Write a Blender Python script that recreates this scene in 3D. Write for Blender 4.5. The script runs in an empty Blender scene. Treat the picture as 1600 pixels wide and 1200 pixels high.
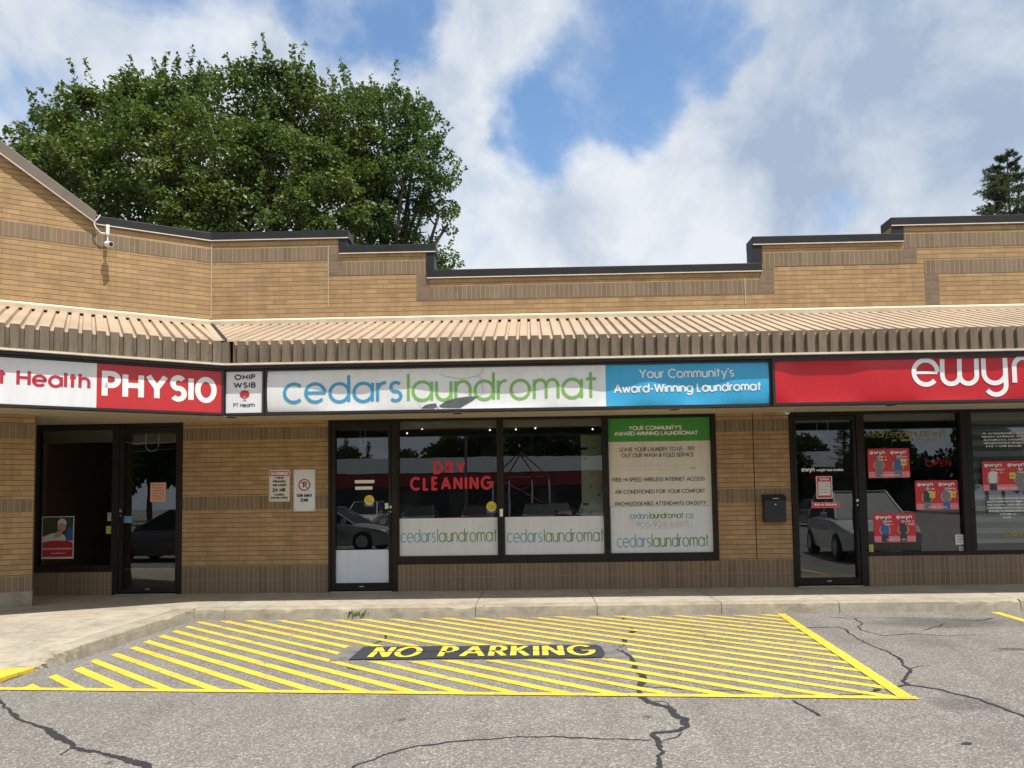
import bpy, bmesh, math, random
import numpy as np
from mathutils import Vector, Matrix
R = math.radians
rnd = random.Random(7)
scene = bpy.context.scene
COL = scene.collection

# ---------------------------------------------------------------- camera
CAM = Vector((0.0, 0.0, 1.5))
CR = Vector((0.99961295, 0.02383155, -0.01435328))
CU = Vector((0.01572018, -0.05819684, 0.99818135))
CF = Vector((-0.0229529, 0.99802063, 0.05854895))
FPX, PY = 1202.0, 714.934
cd = bpy.data.cameras.new('camera')
cam = bpy.data.objects.new('camera', cd)
COL.objects.link(cam)
m = Matrix((CR, CU, -CF)).transposed().to_4x4()
m.translation = CAM
cam.matrix_world = m
cd.sensor_width = 36.0
cd.lens = FPX / 1600 * 36
cd.shift_y = (PY - 600) / 1600
cd.clip_start = 0.05
cd.clip_end = 3000
scene.camera = cam

# ---------------------------------------------------------------- light
SUN_EL, SUN_AZ = 66.0, 42.0          # azimuth measured from straight behind the camera towards +X
sdir = Vector((math.cos(R(SUN_EL)) * math.sin(R(SUN_AZ)), -math.cos(R(SUN_EL)) * math.cos(R(SUN_AZ)), math.sin(R(SUN_EL))))
sl = bpy.data.lights.new('sun', 'SUN')
sl.energy = 5.0
sl.angle = R(0.5)
sl.color = (1.0, 0.95, 0.87)
so = bpy.data.objects.new('sun', sl)
COL.objects.link(so)
so.rotation_euler = (-sdir).to_track_quat('-Z', 'Y').to_euler()
so.location = (20, -20, 40)
vs = scene.view_settings
vs.view_transform = 'Standard'
vs.look = 'None'
vs.exposure = 0.24
vs.gamma = 1.0
scene.display_settings.display_device = 'sRGB'
scene.cycles.max_bounces = 10
scene.cycles.transparent_max_bounces = 16

def pxdir(px, py):
    return (CR * ((px - 800) / FPX) - CU * ((py - PY) / FPX) + CF).normalized()

world = bpy.data.worlds.new('World')
scene.world = world
world.use_nodes = True
wt = world.node_tree
wt.nodes.clear()
def wn(t, **kw):
    n = wt.nodes.new(t)
    for k, v in kw.items():
        setattr(n, k, v)
    return n
WL = wt.links.new
wout = wn('ShaderNodeOutputWorld')
sky = wn('ShaderNodeTexSky')
sky.sky_type = 'NISHITA'
sky.sun_disc = False
sky.sun_elevation = R(SUN_EL)
sky.sun_rotation = R(180 - SUN_AZ)
sky.air_density = 1.0
sky.dust_density = 0.3
sky.ozone_density = 2.5
bgs = wn('ShaderNodeBackground')
bgs.inputs['Strength'].default_value = 0.15
tint = wn('ShaderNodeMix', data_type='RGBA', blend_type='MULTIPLY')
tint.inputs['Factor'].default_value = 1.0
WL(sky.outputs[0], tint.inputs['A']); tint.inputs['B'].default_value = (1.05, 1.13, 1.14, 1)
WL(tint.outputs['Result'], bgs.inputs['Color'])
tc = wn('ShaderNodeTexCoord')
def wnoise(scale, detail, rough=0.55, vec=None, dist=0.0):
    n = wn('ShaderNodeTexNoise')
    n.inputs['Scale'].default_value = scale
    n.inputs['Detail'].default_value = detail
    n.inputs['Roughness'].default_value = rough
    n.inputs['Distortion'].default_value = dist
    WL(vec if vec is not None else tc.outputs['Generated'], n.inputs['Vector'])
    return n
def wmath(op, a, b=None, c=None, clamp=False):
    n = wn('ShaderNodeMath', operation=op)
    n.use_clamp = clamp
    for i, v in enumerate((a, b, c)):
        if v is None:
            continue
        if isinstance(v, (int, float)):
            n.inputs[i].default_value = v
        else:
            WL(v, n.inputs[i])
    return n.outputs[0]
def warped(scale, amt, detail):
    n = wnoise(scale, detail, 0.6)
    s = wn('ShaderNodeVectorMath', operation='SUBTRACT')
    WL(n.outputs['Color'], s.inputs[0]); s.inputs[1].default_value = (0.5, 0.5, 0.5)
    k = wn('ShaderNodeVectorMath', operation='SCALE')
    WL(s.outputs[0], k.inputs[0]); k.inputs['Scale'].default_value = amt
    a = wn('ShaderNodeVectorMath', operation='ADD')
    WL(tc.outputs['Generated'], a.inputs[0]); WL(k.outputs[0], a.inputs[1])
    return a.outputs[0]
dw = warped(5.5, 0.15, 9)
def blobs(lst, vec, inner=0.45):
    tot = None
    for px, py, r, amp in lst:
        d = wn('ShaderNodeVectorMath', operation='DISTANCE')
        WL(vec, d.inputs[0]); d.inputs[1].default_value = pxdir(px, py)
        mr = wn('ShaderNodeMapRange', interpolation_type='SMOOTHSTEP')
        rr = r / FPX
        mr.inputs['From Min'].default_value = rr * 1.3
        mr.inputs['From Max'].default_value = rr * inner
        mr.inputs['To Min'].default_value = 0.0
        mr.inputs['To Max'].default_value = amp
        WL(d.outputs['Value'], mr.inputs['Value'])
        tot = mr.outputs[0] if tot is None else wmath('MAXIMUM', tot, mr.outputs[0])
    return tot
CLOUD_HOLES = [(930, 130, 120, 1.0), (1040, 40, 145, 1.0), (870, 180, 110, 1.0), (1000, 185, 85, 1.0), (1095, 100, 75, 0.9),
               (620, 10, 90, 1.0), (500, -5, 80, .8), (700, -5, 55, .8), (280, 60, 120, .42), (60, 190, 90, .5), (150, 20, 90, .3), (730, 330, 90, .25), (790, 205, 45, .75), (1300, 335, 42, .45),
               (1180, 60, 50, .85), (330, 20, 60, .35), (1020, 240, 40, .5), (1500, -250, 160, .9), (200, -300, 220, .9)]
GREY_AREAS = [(1400, 140, 260, 1.0), (1250, 210, 130, .9), (1530, 330, 150, .55), (1120, 330, 120, .45), (800, 110, 70, .3),
              (480, 250, 160, .35), (1480, 30, 180, .85), (730, 210, 80, .55), (930, 380, 120, .4), (60, 30, 160, .5)]
holes = blobs(CLOUD_HOLES, dw)
greys = blobs(GREY_AREAS, warped(5.0, 0.22, 5), 0.2)
fb = wnoise(5.5, 12, 0.60, dist=0.2)
fb2 = wnoise(6.0, 12, 0.60, dist=0.25)
cov = wmath('ADD', wmath('MULTIPLY_ADD', fb.outputs[0], 2.2, -0.10), wmath('MULTIPLY', holes, -0.92))
covm = wn('ShaderNodeMapRange', interpolation_type='SMOOTHSTEP')
covm.inputs['From Min'].default_value = 0.0
covm.inputs['From Max'].default_value = 0.85
WL(cov, covm.inputs['Value'])
gsh = wmath('ADD', wmath('MULTIPLY', greys, 0.80), wmath('MULTIPLY_ADD', fb2.outputs[0], 3.0, -1.36), clamp=True)
cm = wn('ShaderNodeMix', data_type='RGBA')
WL(gsh, cm.inputs['Factor'])
cm.inputs['A'].default_value = (0.82, 0.86, 0.91, 1)
cm.inputs['B'].default_value = (0.39, 0.49, 0.64, 1)
bgc = wn('ShaderNodeBackground')
bgc.inputs['Strength'].default_value = 0.86
WL(cm.outputs['Result'], bgc.inputs['Color'])
wmx = wn('ShaderNodeMixShader')
WL(covm.outputs[0], wmx.inputs['Fac'])
WL(bgs.outputs[0], wmx.inputs[1])
WL(bgc.outputs[0], wmx.inputs[2])
WL(wmx.outputs[0], wout.inputs['Surface'])

# ---------------------------------------------------------------- frames and helpers
FM = Matrix.Identity(4)                                  # main facade: x along, y into the wall, wall face at y = 12
WING_A = R(30.5)
CORNER = Vector((-5.05, 12.0, 0.0))
FW = Matrix.Translation(CORNER) @ Matrix.Rotation(WING_A, 4, 'Z')   # wing: wall face at local y = 0, x < 0 along it
FWI = FW.inverted()
YW = 12.0
def loc(px, py, y=YW, F=FM):
    """point of the photograph on the frame's plane y -> (x, z) in metres in that frame"""
    Fi = F.inverted()
    o = Fi @ CAM
    d = Fi.to_3x3() @ pxdir(px, py)
    t = (y - o.y) / d.y
    p = o + d * t
    return p.x, p.z
def gnd(px, py, z=0.0):
    d = pxdir(px, py)
    t = (z - CAM.z) / d.z
    p = CAM + d * t
    return p.x, p.y
def X(px, y=YW, py=770): return loc(px, py, y)[0]
def Zp(px, py, y=YW): return loc(px, py, y)[1]

class MB:
    def __init__(s, F=FM):
        s.F = F; s.v = []; s.f = []; s.uv = []; s.marks = []
    def face(s, pts, uv=None):
        pts = [Vector(p) for p in pts]
        if uv is None:
            n = Vector((0, 0, 0))
            for i in range(len(pts)):
                a, b = pts[i], pts[(i + 1) % len(pts)]
                n += Vector(((a.y - b.y) * (a.z + b.z), (a.z - b.z) * (a.x + b.x), (a.x - b.x) * (a.y + b.y)))
            ax, ay, az = abs(n.x), abs(n.y), abs(n.z)
            if ay >= ax and ay >= az: uv = [(p.x, p.z) for p in pts]
            elif ax >= az: uv = [(p.y, p.z) for p in pts]
            else: uv = [(p.x, p.y) for p in pts]
        b = len(s.v)
        s.v += [s.F @ p for p in pts]
        s.f.append(tuple(range(b, b + len(pts))))
        s.uv += list(uv)
        return s
    def box(s, x0, x1, y0, y1, z0, z1, skip=''):
        a = [(x0, y0, z0), (x1, y0, z0), (x1, y1, z0), (x0, y1, z0), (x0, y0, z1), (x1, y0, z1), (x1, y1, z1), (x0, y1, z1)]
        for k, q in (('f', (0, 1, 5, 4)), ('r', (1, 2, 6, 5)), ('b', (2, 3, 7, 6)), ('l', (3, 0, 4, 7)), ('t', (4, 5, 6, 7)), ('d', (3, 2, 1, 0))):
            if k not in skip:
                s.face([a[i] for i in q])
        return s
    def prism_y(s, pts, y0, y1):
        """polygon in (x, z), counter-clockwise seen from -y, given depth y0..y1"""
        s.face([(x, y0, z) for x, z in pts])
        s.face([(x, y1, z) for x, z in reversed(pts)])
        for i in range(len(pts)):
            a, b = pts[i], pts[(i + 1) % len(pts)]
            s.face([(b[0], y0, b[1]), (a[0], y0, a[1]), (a[0], y1, a[1]), (b[0], y1, b[1])])
        return s
    def prism_z(s, pts, z0, z1):
        s.face([(x, y, z1) for x, y in pts])
        s.face([(x, y, z0) for x, y in reversed(pts)])
        for i in range(len(pts)):
            a, b = pts[i], pts[(i + 1) % len(pts)]
            s.face([(a[0], a[1], z0), (b[0], b[1], z0), (b[0], b[1], z1), (a[0], a[1], z1)])
        return s
    def prism_x(s, pts, x0, x1):
        s.face([(x1, y, z) for y, z in pts])
        s.face([(x0, y, z) for y, z in reversed(pts)])
        for i in range(len(pts)):
            a, b = pts[i], pts[(i + 1) % len(pts)]
            s.face([(x0, a[0], a[1]), (x0, b[0], b[1]), (x1, b[0], b[1]), (x1, a[0], a[1])])
        return s
    def tube(s, pts, r, n=8, r1=None):
        pts = [Vector(p) for p in pts]
        rings = []
        for i, p in enumerate(pts):
            t = (pts[min(i + 1, len(pts) - 1)] - pts[max(i - 1, 0)])
            t = t.normalized() if t.length > 1e-9 else Vector((0, 0, 1))
            ref = Vector((0, 0, 1)) if abs(t.z) < 0.9 else Vector((1, 0, 0))
            u = t.cross(ref).normalized(); w = u.cross(t)
            rr = r if r1 is None else r + (r1 - r) * i / max(1, len(pts) - 1)
            rings.append([p + u * math.cos(2 * math.pi * k / n) * rr + w * math.sin(2 * math.pi * k / n) * rr for k in range(n)])
        for a, b in zip(rings, rings[1:]):
            for k in range(n):
                s.face([a[(k + 1) % n], a[k], b[k], b[(k + 1) % n]])
        s.face(rings[0]); s.face(list(reversed(rings[-1])))
        return s
    def ball(s, c, rx, ry=None, rz=None, nu=12, nv=8):
        ry = rx if ry is None else ry; rz = rx if rz is None else rz
        c = Vector(c)
        P = lambda i, j: c + Vector((rx * math.sin(math.pi * j / nv) * math.cos(2 * math.pi * i / nu), ry * math.sin(math.pi * j / nv) * math.sin(2 * math.pi * i / nu), rz * math.cos(math.pi * j / nv)))
        for j in range(nv):
            for i in range(nu):
                if j == 0: s.face([P(0, 0), P(i, 1), P(i + 1, 1)])
                elif j == nv - 1: s.face([P(i, j), P(0, nv), P(i + 1, j)])
                else: s.face([P(i, j), P(i, j + 1), P(i + 1, j + 1), P(i + 1, j)])
        return s
    def cut(s):
        """start a new piece: build_each makes every piece an object of its own"""
        s.marks.append((len(s.f), len(s.v))); return s
    def build_each(s, name, mat, parent=None, **kw):
        ms = [m for m in s.marks] + [(len(s.f), len(s.v))]
        if not ms or ms[0] != (0, 0): ms = [(0, 0)] + ms
        out = []
        for (f0, v0), (f1, v1) in zip(ms, ms[1:]):
            if f1 == f0: continue
            p = MB(); p.v = s.v[v0:v1]; p.uv = s.uv[v0:v1]; p.f = [tuple(i - v0 for i in f) for f in s.f[f0:f1]]
            out.append(p.build(name, mat, parent, **kw))
        return out
    def flat(s, pts, y):
        """flat polygon in (x, z) facing -y"""
        return s.face([(x, y, z) for x, z in pts])
    def rect(s, x0, x1, z0, z1, y):
        return s.flat([(x0, z0), (x1, z0), (x1, z1), (x0, z1)], y)
    def disc(s, x, z, r, y, n=28, rz=None):
        rz = r if rz is None else rz
        return s.flat([(x + r * math.cos(2 * math.pi * k / n), z + rz * math.sin(2 * math.pi * k / n)) for k in range(n)], y)
    def build(s, name, mat, parent=None, bevel=0.0, smooth=False, kind=None, origin=None, weld=False):
        me = bpy.data.meshes.new(name)
        if parent is not None:
            off = Vector((0, 0, 0)); q = parent
            while q is not None:
                off += q.location; q = q.parent
        elif origin is not None:
            off = Vector(origin)
        else:
            a = np.array([tuple(p) for p in s.v]); lo = a.min(0); hi = a.max(0)
            off = Vector(((lo[0] + hi[0]) / 2, (lo[1] + hi[1]) / 2, lo[2]))
        me.from_pydata([tuple(p - off) for p in s.v], [], s.f)
        uvl = me.uv_layers.new(name='UVMap')
        uvl.data.foreach_set('uv', [c for t in s.uv for c in t])
        if bevel or smooth or weld:
            bm = bmesh.new(); bm.from_mesh(me)
            bmesh.ops.remove_doubles(bm, verts=bm.verts, dist=1e-5)
            if smooth:
                bmesh.ops.recalc_face_normals(bm, faces=bm.faces)
                for f in bm.faces: f.smooth = True
                for e in bm.edges:
                    if len(e.link_faces) == 2 and e.calc_face_angle(0) > 0.7: e.smooth = False
            bm.to_mesh(me); bm.free()
        me.materials.append(mat)
        o = bpy.data.objects.new(name, me)
        COL.objects.link(o)
        if parent is not None: o.parent = parent
        else: o.location = off
        if bevel:
            b = o.modifiers.new('bevel', 'BEVEL'); b.width = bevel; b.segments = 2; b.limit_method = 'ANGLE'; b.angle_limit = R(40)
        if kind: o['kind'] = kind
        return o
def tag(o, label=None, cat=None, group=None, kind=None):
    if label: o['label'] = label
    if cat: o['category'] = cat
    if group: o['group'] = group
    if kind: o['kind'] = kind
    return o
def thing(name, label, cat, at, group=None):
    o = bpy.data.objects.new(name, None)
    o.empty_display_size = 0.2
    COL.objects.link(o)
    o.location = at
    return tag(o, label, cat, group)
def copy_tree(o, parent=None):
    c = o.copy(); COL.objects.link(c); c.parent = parent
    for ch in list(o.children): copy_tree(ch, c)
    return c

# ---------------------------------------------------------------- materials
class Mat:
    def __init__(s, name):
        s.m = bpy.data.materials.new(name); s.m.use_nodes = True
        s.t = s.m.node_tree; s.b = s.t.nodes['Principled BSDF']; s.o = s.t.nodes['Material Output']
    def n(s, t, **kw):
        x = s.t.nodes.new(t)
        for k, v in kw.items():
            if k in x.inputs: x.inputs[k].default_value = v
            else: setattr(x, k, v)
        return x
    def l(s, a, b): s.t.links.new(a, b)
    def coord(s, kind='Object'):
        return s.n('ShaderNodeTexCoord').outputs[kind]
    def noise(s, scale, detail=4, rough=0.55, kind='Object', vec=None):
        x = s.n('ShaderNodeTexNoise', Scale=scale, Detail=detail, Roughness=rough)
        s.l(vec if vec is not None else s.coord(kind), x.inputs['Vector'])
        return x.outputs[0]
    def ramp(s, fac, stops):
        x = s.n('ShaderNodeValToRGB')
        cr = x.color_ramp
        while len(cr.elements) < len(stops): cr.elements.new(0.5)
        for e, (p, c) in zip(cr.elements, stops):
            e.position = p; e.color = (c[0], c[1], c[2], 1) if not isinstance(c, (int, float)) else (c, c, c, 1)
        s.l(fac, x.inputs[0])
        return x.outputs[0]
    def mix(s, fac, a, b, blend='MIX'):
        x = s.n('ShaderNodeMix', data_type='RGBA', blend_type=blend)
        for k, v in (('Factor', fac), ('A', a), ('B', b)):
            if isinstance(v, (int, float)): x.inputs[k].default_value = v
            elif isinstance(v, tuple): x.inputs[k].default_value = (v[0], v[1], v[2], 1)
            else: s.l(v, x.inputs[k])
        return x.outputs['Result']
    def math(s, op, a, b=0.0, clamp=False):
        x = s.n('ShaderNodeMath', operation=op); x.use_clamp = clamp
        for i, v in enumerate((a, b)):
            if isinstance(v, (int, float)): x.inputs[i].default_value = v
            else: s.l(v, x.inputs[i])
        return x.outputs[0]
    def col(s, c):
        if isinstance(c, tuple): s.b.inputs['Base Color'].default_value = (c[0], c[1], c[2], 1)
        else: s.l(c, s.b.inputs['Base Color'])
        return s
    def rough(s, r):
        if isinstance(r, (int, float)): s.b.inputs['Roughness'].default_value = r
        else: s.l(r, s.b.inputs['Roughness'])
        return s
    def bump(s, h, strength=0.3, dist=0.01):
        x = s.n('ShaderNodeBump', Strength=strength, Distance=dist)
        s.l(h, x.inputs['Height']); s.l(x.outputs[0], s.b.inputs['Normal'])
        return s
def plain(name, c, rough=0.5, var=0.12, scale=6.0, metal=0.0, bump=0.0, coat=0.0):
    """a painted or moulded surface with a little unevenness in tone and gloss"""
    M = Mat(name)
    f = M.noise(scale, 6, 0.6)
    lo = tuple(v * (1 - var) for v in c); hi = tuple(min(1, v * (1 + var)) for v in c)
    M.col(M.ramp(f, [(0.3, lo), (0.7, hi)]))
    M.rough(M.math('MULTIPLY_ADD', M.noise(scale * 3, 3), 0.0) if False else rough)
    M.b.inputs['Metallic'].default_value = metal
    M.b.inputs['Coat Weight'].default_value = coat
    if bump: M.bump(M.noise(scale * 8, 4), bump, 0.004)
    return M.m
def brick(name, c1, c2, mortar, bw, rh, ms=0.0045, offset=0.5, stain=0.25, bed=None):
    M = Mat(name)
    uv = M.coord('UV')
    b = M.n('ShaderNodeTexBrick')
    b.offset = offset
    b.inputs['Scale'].default_value = 1.0
    b.inputs['Brick Width'].default_value = bw
    b.inputs['Row Height'].default_value = rh
    b.inputs['Mortar Size'].default_value = ms
    b.inputs['Mortar Smooth'].default_value = 0.2
    b.inputs['Bias'].default_value = 0.0
    b.inputs['Color1'].default_value = (*c1, 1)
    b.inputs['Color2'].default_value = (*c2, 1)
    b.inputs['Mortar'].default_value = (*mortar, 1)
    M.l(uv, b.inputs['Vector'])
    grain = M.noise(160, 3, 0.7, vec=uv)
    c = b.outputs['Color']
    hl = 0.0
    if bed:      # shade in the raked bed joints, put in as a darker mortar colour
        sep = M.n('ShaderNodeSeparateXYZ'); M.l(uv, sep.inputs[0])
        fr = M.math('FRACT', M.math('DIVIDE', sep.outputs[1], rh))
        hl = M.math('GREATER_THAN', M.math('ABSOLUTE', M.math('SUBTRACT', fr, 0.5)), 0.5 - ms * 1.05 / rh)
        c = M.mix(hl, c, bed)
    c = M.mix(1.0, c, M.ramp(grain, [(0.25, 0.78), (0.75, 1.18)]), 'MULTIPLY')
    big = M.noise(1.1, 5, 0.62, vec=uv)
    c = M.mix(stain, c, M.ramp(big, [(0.3, 0.62), (0.62, 1.1)]), 'MULTIPLY')
    mp = M.n('ShaderNodeMapping'); mp.inputs['Scale'].default_value = (3.2, 0.35, 1.0); M.l(uv, mp.inputs['Vector'])
    streak = M.noise(1.6, 6, 0.7, vec=mp.outputs[0])
    c = M.mix(0.55, c, M.ramp(streak, [(0.30, 0.70), (0.50, 1.0), (0.72, 1.14)]), 'MULTIPLY')
    eff = M.math('MULTIPLY', M.ramp(M.noise(2.1, 7, 0.7, vec=uv), [(0.60, 0.0), (0.76, 0.32)]), 1.0)
    c = M.mix(eff, c, (0.52, 0.43, 0.31))
    M.col(c); M.rough(0.9)
    hgt = M.math('SUBTRACT', M.math('MULTIPLY', grain, 0.25), b.outputs['Fac'])
    M.bump(hgt, 0.55, 0.006)
    return M.m
MT = {}
MT['brick'] = brick('buff_brick', (0.428, 0.280, 0.136), (0.336, 0.216, 0.104), (0.300, 0.205, 0.105), 0.2075, 0.0735, 0.0048, bed=(0.155, 0.106, 0.060))
MT['soldier'] = brick('brown_brick_upright', (0.228, 0.166, 0.106), (0.180, 0.128, 0.080), (0.36, 0.285, 0.19), 0.0735, 0.2205, 0.004, 0.0)
MT['stretcher'] = brick('brown_brick_flat', (0.21, 0.152, 0.103), (0.172, 0.122, 0.083), (0.27, 0.20, 0.13), 0.2075, 0.0735, 0.004)
MT['coping'] = plain('black_coping_metal', (0.020, 0.021, 0.024), 0.5, 0.2, 3)
MT['coping'].node_tree.nodes['Principled BSDF'].inputs['Specular IOR Level'].default_value = 0.25
MT['coping_brown'] = plain('brown_coping_metal', (0.15, 0.118, 0.095), 0.45, 0.12, 3)
MT['drip'] = plain('pale_drip_edge', (0.62, 0.55, 0.45), 0.5)
MT['flashing'] = plain('cream_flashing', (0.60, 0.50, 0.37), 0.5, 0.15, 4)
def _aw(name, c, c2):
    M = Mat(name)
    mp = M.n('ShaderNodeMapping'); mp.inputs['Scale'].default_value = (3.0, 3.0, 0.5)
    M.l(M.coord('Object'), mp.inputs['Vector'])
    f = M.noise(5, 6, 0.65, vec=mp.outputs[0])
    big = M.noise(0.9, 6, 0.6)
    cc = M.mix(0.8, M.ramp(f, [(0.3, c2), (0.65, c)]), M.ramp(big, [(0.3, 0.74), (0.66, 1.14)]), 'MULTIPLY')
    rust = M.ramp(M.noise(3.2, 8, 0.75), [(0.66, 0.0), (0.74, 0.55)])
    M.col(M.mix(rust, cc, (c2[0] * .55, c2[1] * .45, c2[2] * .4))); M.rough(0.55)
    return M.m
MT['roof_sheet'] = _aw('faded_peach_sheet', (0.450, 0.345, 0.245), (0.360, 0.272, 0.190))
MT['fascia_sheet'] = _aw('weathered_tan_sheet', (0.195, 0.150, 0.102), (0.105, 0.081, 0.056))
MT['soffit'] = plain('beige_soffit', (0.50, 0.43, 0.32), 0.7, 0.06, 2)
MT['dark'] = plain('gap_shade_and_fitting_black', (0.012, 0.012, 0.012), 0.8)  # painted gap shade, and the real control joint and soffit light lenses
MT['bronze'] = plain('dark_bronze_aluminium', (0.017, 0.0135, 0.0115), 0.5, 0.2, 5)
MT['bronze'].node_tree.nodes['Principled BSDF'].inputs['Specular IOR Level'].default_value = 0.22
MT['cabinet'] = plain('black_sign_cabinet', (0.018, 0.016, 0.016), 0.4)
MT['chrome'] = plain('brushed_steel', (0.55, 0.55, 0.54), 0.3, 0.1, 20, 1.0)
MT['white_metal'] = plain('white_painted_metal', (0.72, 0.72, 0.70), 0.4)
MT['rooftop'] = plain('grey_roof_membrane', (0.22, 0.22, 0.22), 0.9)
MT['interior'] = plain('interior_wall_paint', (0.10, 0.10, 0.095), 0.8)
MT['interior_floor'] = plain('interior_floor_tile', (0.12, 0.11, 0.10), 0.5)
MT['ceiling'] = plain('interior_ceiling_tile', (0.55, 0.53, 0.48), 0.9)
def _glass(name, tint, spec):
    M = Mat(name)
    tr = M.n('ShaderNodeBsdfTransparent'); tr.inputs[0].default_value = (*tint, 1)
    gl = M.n('ShaderNodeBsdfGlossy'); gl.inputs['Roughness'].default_value = 0.0; gl.inputs[0].default_value = (0.92, 0.96, 1.0, 1)
    wav = M.n('ShaderNodeBump', Strength=0.02, Distance=0.02)
    M.l(M.noise(1.3, 2, 0.5), wav.inputs['Height']); M.l(wav.outputs[0], gl.inputs['Normal'])
    fr = M.n('ShaderNodeFresnel', IOR=1.5)
    fac = M.math('MULTIPLY', fr.outputs[0], spec, True)
    mx = M.n('ShaderNodeMixShader')
    M.l(fac, mx.inputs[0]); M.l(tr.outputs[0], mx.inputs[1]); M.l(gl.outputs[0], mx.inputs[2])
    M.l(mx.outputs[0], M.o.inputs[0])
    return M.m
MT['glass'] = _glass('shop_window_glass', (0.62, 0.66, 0.64), 2.7)
def acrylic(name, c, rough=0.28):
    M = Mat(name)
    f = M.noise(2.5, 5, 0.6)
    mp = M.n('ShaderNodeMapping'); mp.inputs['Scale'].default_value = (5.0, 5.0, 0.6); M.l(M.coord('Object'), mp.inputs['Vector'])
    d = M.noise(2.0, 6, 0.7, vec=mp.outputs[0])
    M.col(M.mix(0.7, M.ramp(f, [(0.3, tuple(v * 0.94 for v in c)), (0.7, c)]), M.ramp(d, [(0.3, 0.88), (0.6, 1.0)]), 'MULTIPLY')); M.rough(rough)
    return M.m
MT['acr_white'] = acrylic('white_sign_acrylic', (0.74, 0.755, 0.78))
MT['acr_red'] = acrylic('crimson_sign_acrylic', (0.50, 0.030, 0.035))
MT['acr_scarlet'] = acrylic('scarlet_sign_acrylic', (0.50, 0.012, 0.020))
MT['acr_cyan'] = acrylic('cyan_sign_acrylic', (0.045, 0.39, 0.70))
MT['ink_blue'] = acrylic('blue_vinyl', (0.055, 0.31, 0.55))
MT['ink_green'] = acrylic('green_vinyl', (0.20, 0.45, 0.10))
MT['ink_red'] = acrylic('crimson_vinyl', (0.45, 0.03, 0.05))
MT['ink_dry'] = acrylic('red_window_vinyl', (0.62, 0.022, 0.035))
MT['ink_black'] = acrylic('black_vinyl', (0.015, 0.015, 0.02))
MT['ink_white'] = acrylic('white_vinyl', (0.82, 0.83, 0.84))
MT['ink_gold'] = acrylic('gold_vinyl', (0.40, 0.31, 0.06))
MT['ink_grey'] = acrylic('grey_vinyl', (0.16, 0.15, 0.14))
MT['ink_pale'] = acrylic('faded_grey_vinyl', (0.50, 0.50, 0.49))
MT['ink_dgreen'] = acrylic('dark_green_vinyl', (0.10, 0.26, 0.06))
MT['ink_lblue'] = acrylic('light_blue_vinyl', (0.13, 0.36, 0.52))
MT['film_white'] = acrylic('white_window_film', (0.70, 0.72, 0.74), 0.4)
MT['film_blue'] = acrylic('bluish_white_film', (0.66, 0.73, 0.83), 0.4)
MT['film_green'] = acrylic('green_poster_print', (0.055, 0.30, 0.045), 0.4)
MT['film_cream'] = acrylic('cream_poster_print', (0.68, 0.64, 0.57), 0.45)
MT['paper'] = acrylic('white_paper', (0.75, 0.75, 0.73), 0.7)
MT['paper_peach'] = acrylic('peach_paper', (0.72, 0.36, 0.24), 0.7)
MT['poster_red'] = acrylic('red_poster_print', (0.60, 0.022, 0.038), 0.35)
MT['poster_pink'] = acrylic('pink_poster_band', (0.72, 0.25, 0.27), 0.35)
MT['skin'] = acrylic('printed_skin', (0.58, 0.33, 0.24), 0.5)
MT['sticker_yellow'] = acrylic('yellow_sticker', (0.72, 0.56, 0.04), 0.4)
MT['sticker_blue'] = acrylic('blue_sticker', (0.04, 0.12, 0.42), 0.4)
MT['sticker_lime'] = acrylic('lime_sticker', (0.55, 0.60, 0.10), 0.4)
MT['navy_metal'] = plain('dark_navy_metal', (0.012, 0.014, 0.024), 0.35, 0.1, 10)
MT['shirt_blue'] = acrylic('printed_blue_shirt', (0.04, 0.12, 0.36), 0.5)
MT['shirt_dark'] = acrylic('printed_dark_clothes', (0.035, 0.04, 0.055), 0.5)
MT['shirt_grey'] = acrylic('printed_grey_clothes', (0.20, 0.20, 0.21), 0.5)
MT['shirt_white'] = acrylic('printed_white_clothes', (0.70, 0.69, 0.68), 0.5)
MT['print_green'] = acrylic('printed_dark_foliage', (0.03, 0.06, 0.025), 0.5)
MT['blind'] = plain('sheer_blind_fabric', (0.60, 0.62, 0.63), 0.8, 0.06, 3)
MT['blind_dark'] = plain('sheer_blind_band', (0.30, 0.32, 0.33), 0.8, 0.06, 3)
MT['blind_beige'] = plain('beige_roller_blind', (0.50, 0.48, 0.38), 0.8, 0.06, 3)
MT['board'] = plain('pale_green_board', (0.60, 0.66, 0.50), 0.6, 0.08, 4)
MT['oil'] = plain('crack_sealant_tar', (0.024, 0.024, 0.027), 0.6, 0.25, 12)
def _emit(name, c, s):
    M = Mat(name)
    M.b.inputs['Emission Color'].default_value = (*c, 1); M.b.inputs['Emission Strength'].default_value = s
    M.col(tuple(v * .25 for v in c))
    return M.m
MT['bulb'] = _emit('lit_bulb', (1.0, 0.95, 0.85), 2.2)
MT['neon_red'] = _emit('dim_red_neon', (0.8, 0.02, 0.03), 0.2)
MT['neon_blue'] = _emit('dim_blue_neon', (0.03, 0.05, 0.5), 0.02)
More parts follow.
